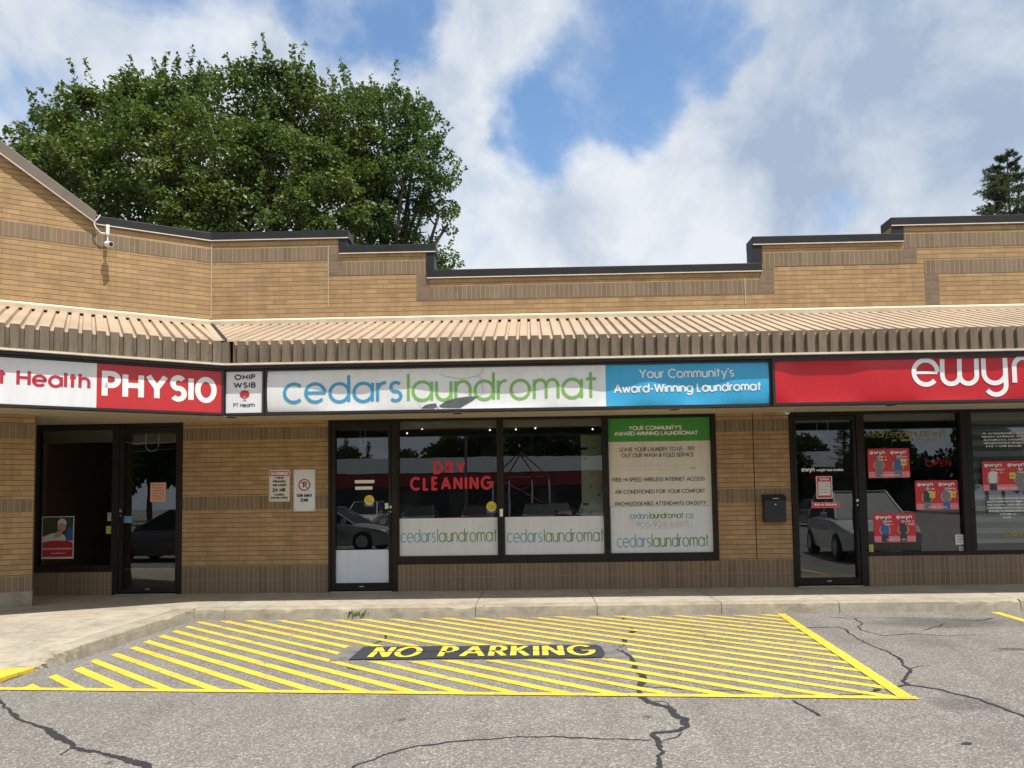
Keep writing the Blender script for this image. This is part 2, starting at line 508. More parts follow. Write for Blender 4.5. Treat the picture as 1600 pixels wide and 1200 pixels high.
def _concrete(name, base, speck):
    M = Mat(name)
    ob = M.coord('Object')
    a = M.noise(0.9, 6, 0.65, vec=ob); g = M.noise(95, 4, 0.7, vec=ob); mid = M.noise(9, 5, 0.65, vec=ob)
    c = M.ramp(a, [(0.3, tuple(v * 0.84 for v in base)), (0.68, tuple(v * 1.08 for v in base))])
    c = M.mix(0.7, c, M.ramp(mid, [(0.3, 0.74), (0.62, 1.05)]), 'MULTIPLY')
    c = M.mix(speck, c, M.ramp(g, [(0.28, 0.45), (0.7, 1.3)]), 'MULTIPLY')
    gum = M.n('ShaderNodeTexVoronoi', Scale=2.6); M.l(ob, gum.inputs['Vector'])
    c = M.mix(1.0, c, M.ramp(gum.outputs['Distance'], [(0.03, 0.5), (0.055, 1.0)]), 'MULTIPLY')
    c = M.mix(0.75, c, M.ramp(M.noise(3.0, 8, 0.72, vec=ob), [(0.32, 0.62), (0.52, 1.0), (0.75, 1.1)]), 'MULTIPLY')
    M.col(c); M.rough(0.92); M.bump(g, 0.4, 0.004)
    return M.m
MT['concrete'] = _concrete('sidewalk_concrete', (0.42, 0.375, 0.295), 0.3)
MT['kerb'] = _concrete('kerb_concrete', (0.37, 0.33, 0.255), 0.65)
def _asphalt():
    M = Mat('worn_grey_asphalt')
    ob = M.coord('Object')
    v = M.n('ShaderNodeTexVoronoi', Scale=88.0); M.l(ob, v.inputs['Vector'])
    sep = M.n('ShaderNodeSeparateColor'); M.l(v.outputs['Color'], sep.inputs[0])
    v2 = M.n('ShaderNodeTexVoronoi', Scale=190.0); M.l(ob, v2.inputs['Vector'])
    sep2 = M.n('ShaderNodeSeparateColor'); M.l(v2.outputs['Color'], sep2.inputs[0])
    st = M.ramp(sep.outputs[0], [(0.0, (0.115, 0.107, 0.097)), (0.55, (0.185, 0.174, 0.158)), (0.88, (0.245, 0.228, 0.205)), (1.0, (0.38, 0.35, 0.31))])
    st2 = M.ramp(sep2.outputs[1], [(0.0, 0.72), (0.7, 1.04), (1.0, 1.4)])
    c = M.mix(0.85, st, st2, 'MULTIPLY')
    big = M.noise(0.28, 6, 0.62, vec=ob); mid = M.noise(2.3, 5, 0.6, vec=ob)
    c = M.mix(0.7, c, M.ramp(big, [(0.3, 0.84), (0.66, 1.14)]), 'MULTIPLY')
    c = M.mix(0.6, c, M.ramp(mid, [(0.3, 0.86), (0.66, 1.1)]), 'MULTIPLY')
    tm = M.n('ShaderNodeMapping'); tm.inputs['Scale'].default_value = (2.4, 0.22, 1.0); tm.inputs['Rotation'].default_value = (0, 0, R(5)); M.l(ob, tm.inputs['Vector'])
    c = M.mix(0.7, c, M.ramp(M.noise(1.0, 5, 0.6, vec=tm.outputs[0]), [(0.32, 0.80), (0.5, 1.0), (0.7, 1.1)]), 'MULTIPLY')
    spots = M.n('ShaderNodeTexVoronoi', Scale=1.7); M.l(ob, spots.inputs['Vector'])
    c = M.mix(1.0, c, M.ramp(spots.outputs['Distance'], [(0.035, 0.45), (0.075, 1.0)]), 'MULTIPLY')
    # oil drips and a damp-dark worn patch where cars stop
    warp = M.n('ShaderNodeVectorMath', operation='ADD')
    ns = M.n('ShaderNodeTexNoise', Scale=2.2, Detail=6.0); M.l(ob, ns.inputs['Vector'])
    sc = M.n('ShaderNodeVectorMath', operation='MULTIPLY_ADD'); M.l(ns.outputs['Color'], sc.inputs[0])
    sc.inputs[1].default_value = (0.9, 0.9, 0.0); sc.inputs[2].default_value = (-0.45, -0.45, 0)
    M.l(ob, warp.inputs[0]); M.l(sc.outputs[0], warp.inputs[1])
    for (cx, cy, rx, ry, dark) in ((4.95, 9.35, 1.0, 0.42, 0.55), (4.75, 7.75, 0.30, 0.10, 0.42), (5.3, 7.4, .7, .25, .8), (3.25, 5.75, 0.3, 0.25, 0.7), (4.1, 8.2, 1.2, .5, .85)):
        sb = M.n('ShaderNodeVectorMath', operation='SUBTRACT'); M.l(warp.outputs[0], sb.inputs[0]); sb.inputs[1].default_value = (cx, cy, 0)
        dv = M.n('ShaderNodeVectorMath', operation='DIVIDE'); M.l(sb.outputs[0], dv.inputs[0]); dv.inputs[1].default_value = (rx, ry, 1)
        ln = M.n('ShaderNodeVectorMath', operation='LENGTH'); M.l(dv.outputs[0], ln.inputs[0])
        k = M.ramp(ln.outputs['Value'], [(0.45, dark), (1.0, 1.0)])
        c = M.mix(1.0, c, k, 'MULTIPLY')
    M.col(c); M.rough(0.9)
    M.bump(M.math('ADD', v.outputs['Distance'], v2.outputs['Distance']), 0.5, 0.006)
    return M.m
MT['asphalt'] = _asphalt()
def _paint(name, c, under, wear):
    M = Mat(name)
    ob = M.coord('Object')
    v = M.n('ShaderNodeTexVoronoi', Scale=75.0); M.l(ob, v.inputs['Vector'])
    sep = M.n('ShaderNodeSeparateColor'); M.l(v.outputs['Color'], sep.inputs[0])
    tone = M.mix(0.6, c, M.ramp(sep.outputs[0], [(0.0, 0.66), (1.0, 1.12)]), 'MULTIPLY')
    tone = M.mix(0.9, tone, M.ramp(M.noise(1.4, 7, 0.68, vec=ob), [(0.3, 0.80), (0.55, 1.02)]), 'MULTIPLY')
    w = M.math('ADD', M.noise(4.5, 6, 0.7, vec=ob), M.math('MULTIPLY', sep.outputs[1], 0.18))
    M.col(M.mix(M.ramp(w, [(wear, 0.0), (wear + 0.05, 1.0)]), tone, under)); M.rough(0.7)
    M.bump(v.outputs['Distance'], 0.35, 0.005)
    return M.m
MT['yellow'] = _paint('yellow_road_paint', (0.72, 0.50, 0.045), (0.2, 0.185, 0.165), 0.705)
MT['yellow_letter'] = _paint('yellow_stencil_paint', (0.68, 0.56, 0.06), (0.08, 0.08, 0.08), 0.95)
MT['black_paint'] = _paint('black_road_paint', (0.030, 0.033, 0.042), (0.13, 0.125, 0.115), 0.78)
MT['grey_paint'] = _paint('grey_overspray', (0.115, 0.118, 0.122), (0.18, 0.17, 0.155), 0.54)
def _leaf(name, lo, hi, scale=0.55):
    M = Mat(name)
    f = M.noise(scale, 4, 0.6); g = M.noise(9, 2, 0.6)
    c = M.ramp(f, [(0.32, lo), (0.68, hi)])
    c = M.mix(0.6, c, M.ramp(g, [(0.3, 0.8), (0.7, 1.2)]), 'MULTIPLY')
    d = M.n('ShaderNodeBsdfDiffuse'); t = M.n('ShaderNodeBsdfTranslucent'); gl = M.n('ShaderNodeBsdfGlossy', Roughness=0.45)
    M.l(c, d.inputs[0])
    c2 = M.mix(1.0, c, (1.1, 1.25, 0.5), 'MULTIPLY'); M.l(c2, t.inputs[0])
    gl.inputs[0].default_value = (0.5, 0.5, 0.5, 1)
    a = M.n('ShaderNodeMixShader', Fac=0.28); M.l(d.outputs[0], a.inputs[1]); M.l(t.outputs[0], a.inputs[2])
    b = M.n('ShaderNodeMixShader', Fac=0.05); M.l(a.outputs[0], b.inputs[1]); M.l(gl.outputs[0], b.inputs[2])
    M.l(b.outputs[0], M.o.inputs[0])
    return M.m
MT['leaf_maple'] = _leaf('maple_leaf', (0.052, 0.090, 0.024), (0.145, 0.196, 0.050))
MT['leaf_ash'] = _leaf('loose_tree_leaf', (0.046, 0.092, 0.030), (0.122, 0.188, 0.058))
MT['needle'] = _leaf('spruce_needle', (0.045, 0.068, 0.038), (0.085, 0.110, 0.062), 1.2)
MT['leaf_far'] = _leaf('far_tree_leaf', (0.025, 0.052, 0.016), (0.045, 0.08, 0.022))
MT['weed'] = _leaf('weed_leaf', (0.11, 0.22, 0.035), (0.20, 0.33, 0.06), 8)
MT['bark'] = plain('grey_brown_bark', (0.085, 0.065, 0.048), 0.9, 0.3, 5, bump=0.5)

# ---------------------------------------------------------------- stroke lettering (round geometric letters drawn as ribbons)
def arc(cx, cy, rx, ry, a0, a1, n=None):
    n = n or max(4, int(abs(a1 - a0) / 12))
    return [(cx + rx * math.cos(R(a0 + (a1 - a0) * i / n)), cy + ry * math.sin(R(a0 + (a1 - a0) * i / n))) for i in range(n + 1)]
def bez_s(w, h):
    return arc(w / 2, h * .745, w * .46, h * .255, 35, 270, 16)[:-1] + arc(w / 2, h * .255, w * .5, h * .235 + h * .02, 90, -145, 16)
XH = 0.72
r_ = XH / 2
G = {
 'A': (.86, [[(0, 0), (.43, 1), (.86, 0)], [(.16, .33), (.70, .33)]]),
 'B': (.55, [[(0, 0), (0, 1)], [(0, 1), (.28, 1)] + arc(.28, .765, .23, .235, 90, -90) + [(0, .53)], [(.28, .53)] + arc(.28, .265, .27, .265, 90, -90) + [(0, 0)]]),
 'C': (.86, [arc(.5, .5, .5, .5, 45, 315)]),
 'D': (.76, [[(0, 0), (0, 1), (.26, 1)] + arc(.26, .5, .5, .5, 90, -90) + [(0, 0)]]),
 'E': (.48, [[(.48, 1), (0, 1), (0, 0), (.48, 0)], [(0, .52), (.44, .52)]]),
 'F': (.46, [[(.46, 1), (0, 1), (0, 0)], [(0, .52), (.42, .52)]]),
 'G': (1.0, [arc(.5, .5, .5, .5, 45, 360) + [(.52, .5)]]),
 'H': (.66, [[(0, 0), (0, 1)], [(.66, 0), (.66, 1)], [(0, .52), (.66, .52)]]),
 'I': (.0, [[(0, 0), (0, 1)]]),
 'J': (.4, [[(.4, 1), (.4, .22)] + arc(.2, .22, .2, .22, 0, -170)]),
 'K': (.6, [[(0, 0), (0, 1)], [(.56, 1), (.03, .47)], [(.2, .63), (.6, 0)]]),
 'L': (.42, [[(0, 1), (0, 0), (.42, 0)]]),
 'M': (.9, [[(0, 0), (.1, 1), (.45, .15), (.8, 1), (.9, 0)]]),
 'N': (.7, [[(0, 0), (0, 1), (.7, 0), (.7, 1)]]),
 'O': (1.0, [arc(.5, .5, .5, .5, 90, 450)]),
 'P': (.54, [[(0, 0), (0, 1), (.27, 1)] + arc(.27, .735, .27, .265, 90, -90) + [(0, .47)]]),
 'Q': (1.0, [arc(.5, .5, .5, .5, 90, 450), [(.6, .35), (.95, -.02)]]),
 'R': (.56, [[(0, 0), (0, 1), (.27, 1)] + arc(.27, .735, .27, .265, 90, -90) + [(0, .47)], [(.26, .47), (.56, 0)]]),
 'S': (.52, [bez_s(.52, 1)]),
 'T': (.58, [[(0, 1), (.58, 1)], [(.29, 1), (.29, 0)]]),
 'U': (.66, [[(0, 1), (0, .33)] + arc(.33, .33, .33, .33, 180, 360) + [(.66, 1)]]),
 'V': (.78, [[(0, 1), (.39, 0), (.78, 1)]]),
 'W': (1.16, [[(0, 1), (.29, 0), (.58, .95), (.87, 0), (1.16, 1)]]),
 'X': (.7, [[(0, 0), (.7, 1)], [(0, 1), (.7, 0)]]),
 'Y': (.74, [[(0, 1), (.37, .45), (.74, 1)], [(.37, .45), (.37, 0)]]),
 'Z': (.62, [[(0, 1), (.62, 1), (0, 0), (.62, 0)]]),
 'a': (XH, [arc(r_, r_, r_, r_, 0, 360), [(XH, 0), (XH, XH)]]),
 'b': (XH, [arc(r_, r_, r_, r_, 180, 540), [(0, 0), (0, 1.04)]]),
 'c': (.62, [arc(r_, r_, r_, r_, 45, 315)]),
 'd': (XH, [arc(r_, r_, r_, r_, 0, 360), [(XH, 0), (XH, 1.04)]]),
 'e': (XH, [[(0, r_), (XH, r_)] + arc(r_, r_, r_, r_, 0, 318)]),
 'f': (.3, [[(.1, 0), (.1, .85)] + arc(.27, .85, .17, .17, 180, 80), [(-.04, XH), (.28, XH)]]),
 'g': (XH, [arc(r_, r_, r_, r_, 0, 360), [(XH, XH), (XH, 0)] + arc(r_, 0, r_, .30, 0, -150)]),
 'h': (.56, [[(0, 0), (0, 1.04)], [(0, .42)] + arc(.28, .42, .28, .30, 180, 0) + [(.56, 0)]]),
 'i': (.0, [[(0, 0), (0, XH)], [(0, .93), (0, 1.0)]]),
 'k': (.48, [[(0, 0), (0, 1.04)], [(.44, XH), (.02, .36)], [(.16, .48), (.48, 0)]]),
 'l': (.0, [[(0, 0), (0, 1.04)]]),
 'm': (.92, [[(0, 0), (0, XH)], [(0, .46)] + arc(.23, .46, .23, .26, 180, 0) + [(.46, 0)], [(.46, .46)] + arc(.69, .46, .23, .26, 180, 0) + [(.92, 0)]]),
 'n': (.56, [[(0, 0), (0, XH)], [(0, .42)] + arc(.28, .42, .28, .30, 180, 0) + [(.56, 0)]]),
 'o': (XH, [arc(r_, r_, r_, r_, 90, 450)]),
 'p': (XH, [arc(r_, r_, r_, r_, 180, 540), [(0, XH), (0, -.3)]]),
 'r': (.30, [[(0, 0), (0, XH)], [(0, .40)] + arc(.30, .40, .30, .32, 180, 85)]),
 's': (.40, [bez_s(.40, XH)]),
 't': (.38, [[(.17, 0), (.17, .98)], [(0, XH), (.38, XH)]]),
 'u': (.56, [[(0, XH), (0, .30)] + arc(.28, .30, .28, .30, 180, 360) + [(.56, XH)], [(.56, .30), (.56, 0)]]),
 'v': (.56, [[(0, XH), (.28, 0), (.56, XH)]]),
 'w': (.9, [[(0, XH), (.225, 0), (.45, .68), (.675, 0), (.9, XH)]]),
 'y': (.6, [[(0, XH), (.31, 0)], [(.6, XH), (.18, -.3)]]),
 '0': (.6, [arc(.3, .5, .3, .5, 90, 450)]),
 '1': (.2, [[(0, .8), (.2, 1), (.2, 0)]]),
 '2': (.56, [arc(.27, .72, .27, .28, 170, -30) + [(0, 0), (.56, 0)]]),
 '3': (.54, [arc(.26, .75, .24, .25, 150, -90) + arc(.26, .26, .28, .25, 90, -150)]),
 '4': (.62, [[(.46, 0), (.46, 1), (0, .28), (.62, .28)]]),
 '5': (.55, [[(.5, 1), (.12, 1), (.05, .55)] + arc(.26, .32, .29, .31, 120, -150)]),
 '6': (.58, [[(.42, 1), (.05, .46)] + arc(.29, .29, .29, .29, 150, 510)]),
 '8': (.54, [arc(.27, .75, .22, .24, 90, 450), arc(.27, .26, .27, .26, 90, 450)]),
 '9': (.58, [[(.16, 0), (.53, .54)] + arc(.29, .71, .29, .29, -30, 330)]),
 '.': (.0, [[(0, 0), (0, .1)]]), ',': (.05, [[(.05, .1), (0, -.12)]]), '-': (.32, [[(0, .38), (.32, .38)]]),
 "'": (.0, [[(0, 1.02), (0, .80)]]), '!': (.0, [[(0, 1), (0, .3)], [(0, 0), (0, .1)]]),
 '&': (.72, [[(.72, 0), (.14, .7)] + arc(.32, .79, .2, .21, 205, -40) + [(.1, .42)] + arc(.28, .24, .26, .24, 130, 330) + [(.72, .45)]]),
 ' ': (.22, []),
}
def densify(pts, step):
    out = [pts[0]]
    for a, b in zip(pts, pts[1:]):
        n = max(1, int(math.hypot(b[0] - a[0], b[1] - a[1]) / step))
        out += [(a[0] + (b[0] - a[0]) * k / n, a[1] + (b[1] - a[1]) * k / n) for k in range(1, n + 1)]
    return out
def ribbon(mb, pts, w, put, miter=2.2):
    """flat stroke of width w along pts (2-d); put(u, v) gives the 3-d point"""
    n = len(pts)
    closed = math.hypot(pts[0][0] - pts[-1][0], pts[0][1] - pts[-1][1]) < 1e-6 and n > 3
    L = []
    for i, p in enumerate(pts):
        a = pts[i - 1] if i > 0 else (pts[-2] if closed else None)
        b = pts[i + 1] if i < n - 1 else (pts[1] if closed else None)
        ds = []
        for q0, q1 in ((a, p), (p, b)):
            if q0 is None or q1 is None: continue
            dx, dy = q1[0] - q0[0], q1[1] - q0[1]; l = math.hypot(dx, dy)
            if l > 1e-9: ds.append((dx / l, dy / l))
        if not ds: ds = [(1, 0)]
        nx = -sum(d[1] for d in ds); ny = sum(d[0] for d in ds); l = math.hypot(nx, ny)
        if l < 1e-6: nx, ny, l = -ds[0][1], ds[0][0], 1
        nx /= l; ny /= l
        c = max(1 / miter, abs(nx * -ds[0][1] + ny * ds[0][0]))
        h = w / 2 / c
        L.append(((p[0] + nx * h, p[1] + ny * h), (p[0] - nx * h, p[1] - ny * h)))
    for (a0, a1), (b0, b1) in zip(L, L[1:]):
        mb.face([put(*a1), put(*b1), put(*b0), put(*a0)])
def text(mb, s, x0, x1, zb, h, w, y, gap=0.22, slant=0.0, bulge=None, put=None, wcap=None, step=0.05, align='fit', stag=0.00015):
    """lettering s from x0 to x1 (outer edges), baseline zb, capital height h, stroke w"""
    cur = 0.0; parts = []
    for ch in s:
        g = G[ch]
        parts.append((cur, g[1])); cur += g[0] + gap
    nat = cur - gap
    if align == 'fit': kx = (x1 - x0 - w) / nat; ox = x0 + w / 2
    else:
        kx = h * (wcap or 1.0); tot = nat * kx
        ox = (x0 + x1) / 2 - tot / 2 if align == 'center' else x0
    i = 0
    for (off, strokes), ch, prev in zip(parts, s, ' ' + s):
        if prev == ' ': mb.cut()
        for st in strokes:
            pts = []
            for (u, v) in st:
                vz = w / 2 + v * (h - w) if v >= 0 else w / 2 + v * h
                pts.append((ox + (off + u + slant * v) * kx, zb + vz))
            runs = [[pts[0]]]          # a stroke that doubles back sharply is laid as two
            for a, b, c in zip(pts, pts[1:], pts[2:] + [None]):
                runs[-1].append(b)
                if c is None: continue
                d1 = (b[0] - a[0], b[1] - a[1]); d2 = (c[0] - b[0], c[1] - b[1])
                l1, l2 = math.hypot(*d1), math.hypot(*d2)
                if l1 > 1e-9 and l2 > 1e-9 and (d1[0] * d2[0] + d1[1] * d2[1]) / l1 / l2 < -0.25: runs.append([b])
            for pts in runs:
                pts = densify(pts, step)
                i += 1
                yy = y - stag * (i % 9)
                if put: ribbon(mb, pts, w, lambda a, b, yy=yy: put(a, b, yy))
                else: ribbon(mb, pts, w, (lambda a, b, yy=yy: (a, yy + (bulge(a, b) if bulge else 0.0), b)))
def scribble(mb, x0, x1, zb, h, y, seed, dens=0.8):
    """a row of tiny marks where the photograph's print is too small to read"""
    q = random.Random(seed); x = x0; mb.cut()
    while x < x1:
        w = h * q.uniform(0.5, 0.9)
        if q.random() < dens:
            hh = h * q.uniform(0.75, 1.0)
            mb.rect(x, min(x + w * .45, x1), zb, zb + hh, y)
            if q.random() < .6: mb.rect(x, min(x + w * .8, x1), zb + hh * q.choice((0.0, .4, .75)), zb + hh * q.choice((0.25, .6, 1.0)) + .0005, y - .0003)
        x += w
# ---------------------------------------------------------------- ground
g = MB(); g.face([(-500, -500, 0), (500, -500, 0), (500, 700, 0), (-500, 700, 0)])
g.build('parking_lot', MT['asphalt'], kind='structure', origin=(0, 0, 0))
KY, KX, SW = 10.24, -4.50, 0.15          # kerb fronts, pavement height
joints = [gnd(px, 960, 0.0)[0] for px in (372, 745, 932, 1128, 1318)] + [6.35, 8.3, 10.4, 12.5, 14.6]
def ramp_z(y): return SW if y >= 8.1 else max(0.03, 0.03 + (SW - 0.03) * (y - 7.1) / 1.0)
sw = MB()
xs = [KX] + joints
for a, b in zip(xs, xs[1:]):
    sw.box(a + 0.005, b - 0.005, KY + 0.192, 12.0, 0.02, SW, skip='d')
for y0, y1 in ((5.4, 7.1), (7.1, 8.1), (8.1, 10.25), (10.25, 12.6)):
    for x0, x1 in ((-14, -11.2), (-11.2, -8.7), (-8.7, -6.6), (-6.6, KX - .215 if y1 < 10.3 else KX)):
        z0, z1 = ramp_z(y0), ramp_z(y1)
        e = .005
        p = [(x0 + e, y0 + e), (x1 - e, y0 + e), (x1 - e, y1 - e), (x0 + e, y1 - e)]
        zz = [z0, z0, z1, z1]
        sw.face([(q[0], q[1], z) for q, z in zip(p, zz)])
        for i in range(4):
            a, b = p[i], p[(i + 1) % 4]
            sw.face([(a[0], a[1], 0.005), (b[0], b[1], 0.005), (b[0], b[1], zz[(i + 1) % 4]), (a[0], a[1], zz[i])])
sw.build('sidewalk', MT['concrete'], kind='structure', origin=(0, 11, 0))
# kerb: rough cast strip in lengths with open joints, a broken dropped end on the left
kb = MB(); q = random.Random(3)
def kerb_run(p0, p1, side, h0=SW, h1=SW, rough=0.003, n=None):
    p0, p1, side = Vector((*p0, 0)), Vector((*p1, 0)), Vector((*side, 0))
    n = n or max(2, int((p1 - p0).length / .12))
    prev = None
    for i in range(n + 1):
        t = i / n; c = p0.lerp(p1, t); h = h0 + (h1 - h0) * t
        chip = .02 if q.random() < .07 else 0.0
        j = lambda s=1.0: q.uniform(-rough, rough) * s
        rounding = min(0.022, h * .3)
        prof = [(0 + j(), 0), (0.008 + j(), h * .55), (0.014 + j(), h - rounding - chip), (0.02 + rounding * .5 + chip + j(), h - rounding * .3 - chip * .6), (0.03 + rounding + chip + j(), h + j(.5)), (0.19, h), (0.19, 0)]
        ring = [c + side * d + Vector((0, 0, z)) for d, z in prof]
        if prev:
            for k in range(len(ring) - 1): kb.face([prev[k], ring[k], ring[k + 1], prev[k + 1]])
        else: kb.face(list(reversed(ring)))
        prev = ring
    kb.face(prev)
for a, b in zip(xs, xs[1:]): kerb_run((a + .004, KY), (b - .004, KY), (0, 1))
ky = [KY + .19, 9.05, 8.35, 7.72]
for a, b in zip(ky, ky[1:]): kerb_run((KX - (0.0 if a > 10 else .02), a - .003), (KX - .02, b + .003), (-1, 0), rough=.004)
kerb_run((KX - .02, 7.72), (KX - .07, 7.36), (-1, 0), SW, .125, rough=.010, n=8)
kerb_run((KX - .07, 7.36), (KX - .13, 7.16), (-1, 0), .125, .045, rough=.014, n=6)
kb.build('kerb', MT['kerb'], kind='structure', origin=(0, KY, 0))
yk = MB()
yk.prism_z([(-4.90, 7.16), (-4.70, 6.6), (-4.85, -4), (-4.66, -4), (-4.665, 6.6), (-4.63, 7.12), (-4.66, 7.26), (-4.84, 7.30)][0:1] + [(-4.90, 6.6), (-4.92, 5.4), (-4.66, 5.4), (-4.665, 6.6), (-4.63, 7.12), (-4.66, 7.26), (-4.84, 7.30)], 0.0, 0.034)
yk.build('painted_kerb', MT['yellow'], kind='structure', origin=(-4.7, 6.3, 0))

# ---------------------------------------------------------------- road paint
def clip(poly, ax, lim, keep_less):
    out = []
    for i in range(len(poly)):
        a, b = poly[i], poly[(i + 1) % len(poly)]
        ina = (a[ax] <= lim) == keep_less; inb = (b[ax] <= lim) == keep_less
        if ina: out.append(a)
        if ina != inb:
            t = (lim - a[ax]) / (b[ax] - a[ax]); out.append((a[0] + (b[0] - a[0]) * t, a[1] + (b[1] - a[1]) * t))
    return out
def clip_line(poly, p, nrm):
    d = lambda v: (v[0] - p[0]) * nrm[0] + (v[1] - p[1]) * nrm[1]
    out = []
    for i in range(len(poly)):
        a, b = poly[i], poly[(i + 1) % len(poly)]
        da, db = d(a), d(b)
        if da >= 0: out.append(a)
        if (da >= 0) != (db >= 0):
            t = da / (da - db); out.append((a[0] + (b[0] - a[0]) * t, a[1] + (b[1] - a[1]) * t))
    return out
BL0, BL1 = Vector((-4.62, 6.46)), Vector((2.86, 5.90))      # front line
RL0, RL1 = Vector((3.27, 10.19)), Vector((2.80, 5.90))      # right line
hz = MB(); ZP = 0.004
ang = R(-42.8); dv = Vector((math.cos(ang), math.sin(ang))); nv = Vector((-dv.y, dv.x))
ux, uy = (BL1 - BL0).normalized()
q = random.Random(11)
for k in range(-3, 36):
    base = Vector((-3.80 + 0.4055 * k, 6.43 - 0.4055 * k * 0.0748))
    hw = 0.047 + q.uniform(-.004, .004)
    j = q.uniform(-.012, .012)
    a = base + dv * 0.5 + nv * j; b = base - dv * 12 + nv * j
    poly = [tuple(a + nv * hw), tuple(b + nv * hw), tuple(b - nv * hw), tuple(a - nv * hw)]
    poly = clip_line(poly, BL0 + Vector((0, .02)), (-uy, ux))
    if len(poly) < 3: continue
    rd = (RL1 - RL0).normalized()
    poly = clip_line(poly, RL0 - Vector((.06, 0)), (rd.y, -rd.x))
    poly = clip(poly, 1, 10.16 + q.uniform(-.05, .03), True) if len(poly) > 2 else []
    poly = clip_line(poly, (KX + .14 + q.uniform(0, .09), 8), (1, 0.02)) if len(poly) > 2 else []
    if len(poly) < 3: continue
    pieces = [clip(poly, 0, -1.96, True)]
    mid = clip(poly, 0, -1.96, False); rt = clip(mid, 0, 0.96, False) if len(mid) > 2 else []
    mid = clip(mid, 0, 0.96, True) if len(mid) > 2 else []
    pieces.append(rt)
    if len(mid) > 2:
        pieces.append(clip(mid, 1, 8.23 + q.uniform(-.03, .03), False)); pieces.append(clip(mid, 1, 7.44 + q.uniform(-.03, .03), True))
    for pc in pieces:
        if len(pc) > 2: hz.face([(x, y, ZP) for x, y in pc])
def line_quad(mb, a, b, w, z):
    d = (b - a).normalized(); n = Vector((-d.y, d.x)) * w / 2
    mb.face([(*(a - n), z), (*(b - n), z), (*(b + n), z), (*(a + n), z)])
line_quad(hz, BL0, BL1, .085, ZP + .003)
line_quad(hz, RL0 - Vector((.035, 0)), RL1 - Vector((.02, 0)), .11, ZP + .005)
line_quad(hz, Vector((5.96, 10.16)), Vector((5.50, 5.7)), .11, ZP)
hz.build('yellow_hatching', MT['yellow'], kind='structure', origin=(0, 8, 0))
ov = MB()
def wob(x0, x1, y0, y1, amp, n, seed):
    q = random.Random(seed)
    p = [(x0 + (x1 - x0) * i / n, y0 + q.uniform(-amp, amp)) for i in range(n + 1)]
    p += [(x1 + q.uniform(-amp, amp) + .06 * math.sin(math.pi * i / 6), y0 + (y1 - y0) * i / 6) for i in range(1, 6)]
    p += [(x1 - (x1 - x0) * i / n, y1 + q.uniform(-amp, amp)) for i in range(n + 1)]
    return p
ov.face([(x, y, 0.0025) for x, y in wob(-2.0, 0.98, 7.50, 8.17, .03, 22, 5)])
ov.build('grey_overspray', MT['grey_paint'], kind='structure', origin=(0, 8, 0))
bk = MB(); bk.face([(x, y, ZP + .006) for x, y in wob(-1.78, 0.66, 7.50, 8.15, .012, 18, 8)])
bk.build('black_backing', MT['black_paint'], kind='structure', origin=(0, 8, 0))
lt = MB()
def ground_put(u, v, yy): return (u, v, ZP + .010 - yy)
def stencil(s, x0, x1, y0, h):
    text(lt, s, x0, x1, y0, h, 0.060, 0.0, gap=.40, put=ground_put, stag=.0003)
nx0, nx1 = gnd(571, 1028)[0] + .02, gnd(936, 1027)[0] - .01
tot = nx1 - nx0
stencil('NO', nx0, nx0 + tot * .225, 7.56, .55)
stencil('PARKING', nx0 + tot * .305, nx1, 7.56, .55)
lt.build('road_lettering', MT['yellow_letter'], kind='structure', origin=(0, 8, 0))
sg = MB()      # the stencil's bridge: a thin bare line through the letters
sg.face([(nx0 - .02, 7.832, ZP + .013), (nx1 + .02, 7.832, ZP + .013), (nx1 + .02, 7.852, ZP + .013), (nx0 - .02, 7.852, ZP + .013)])
sg.build('stencil_bridge', MT['black_paint'], kind='structure', origin=(0, 8, 0))
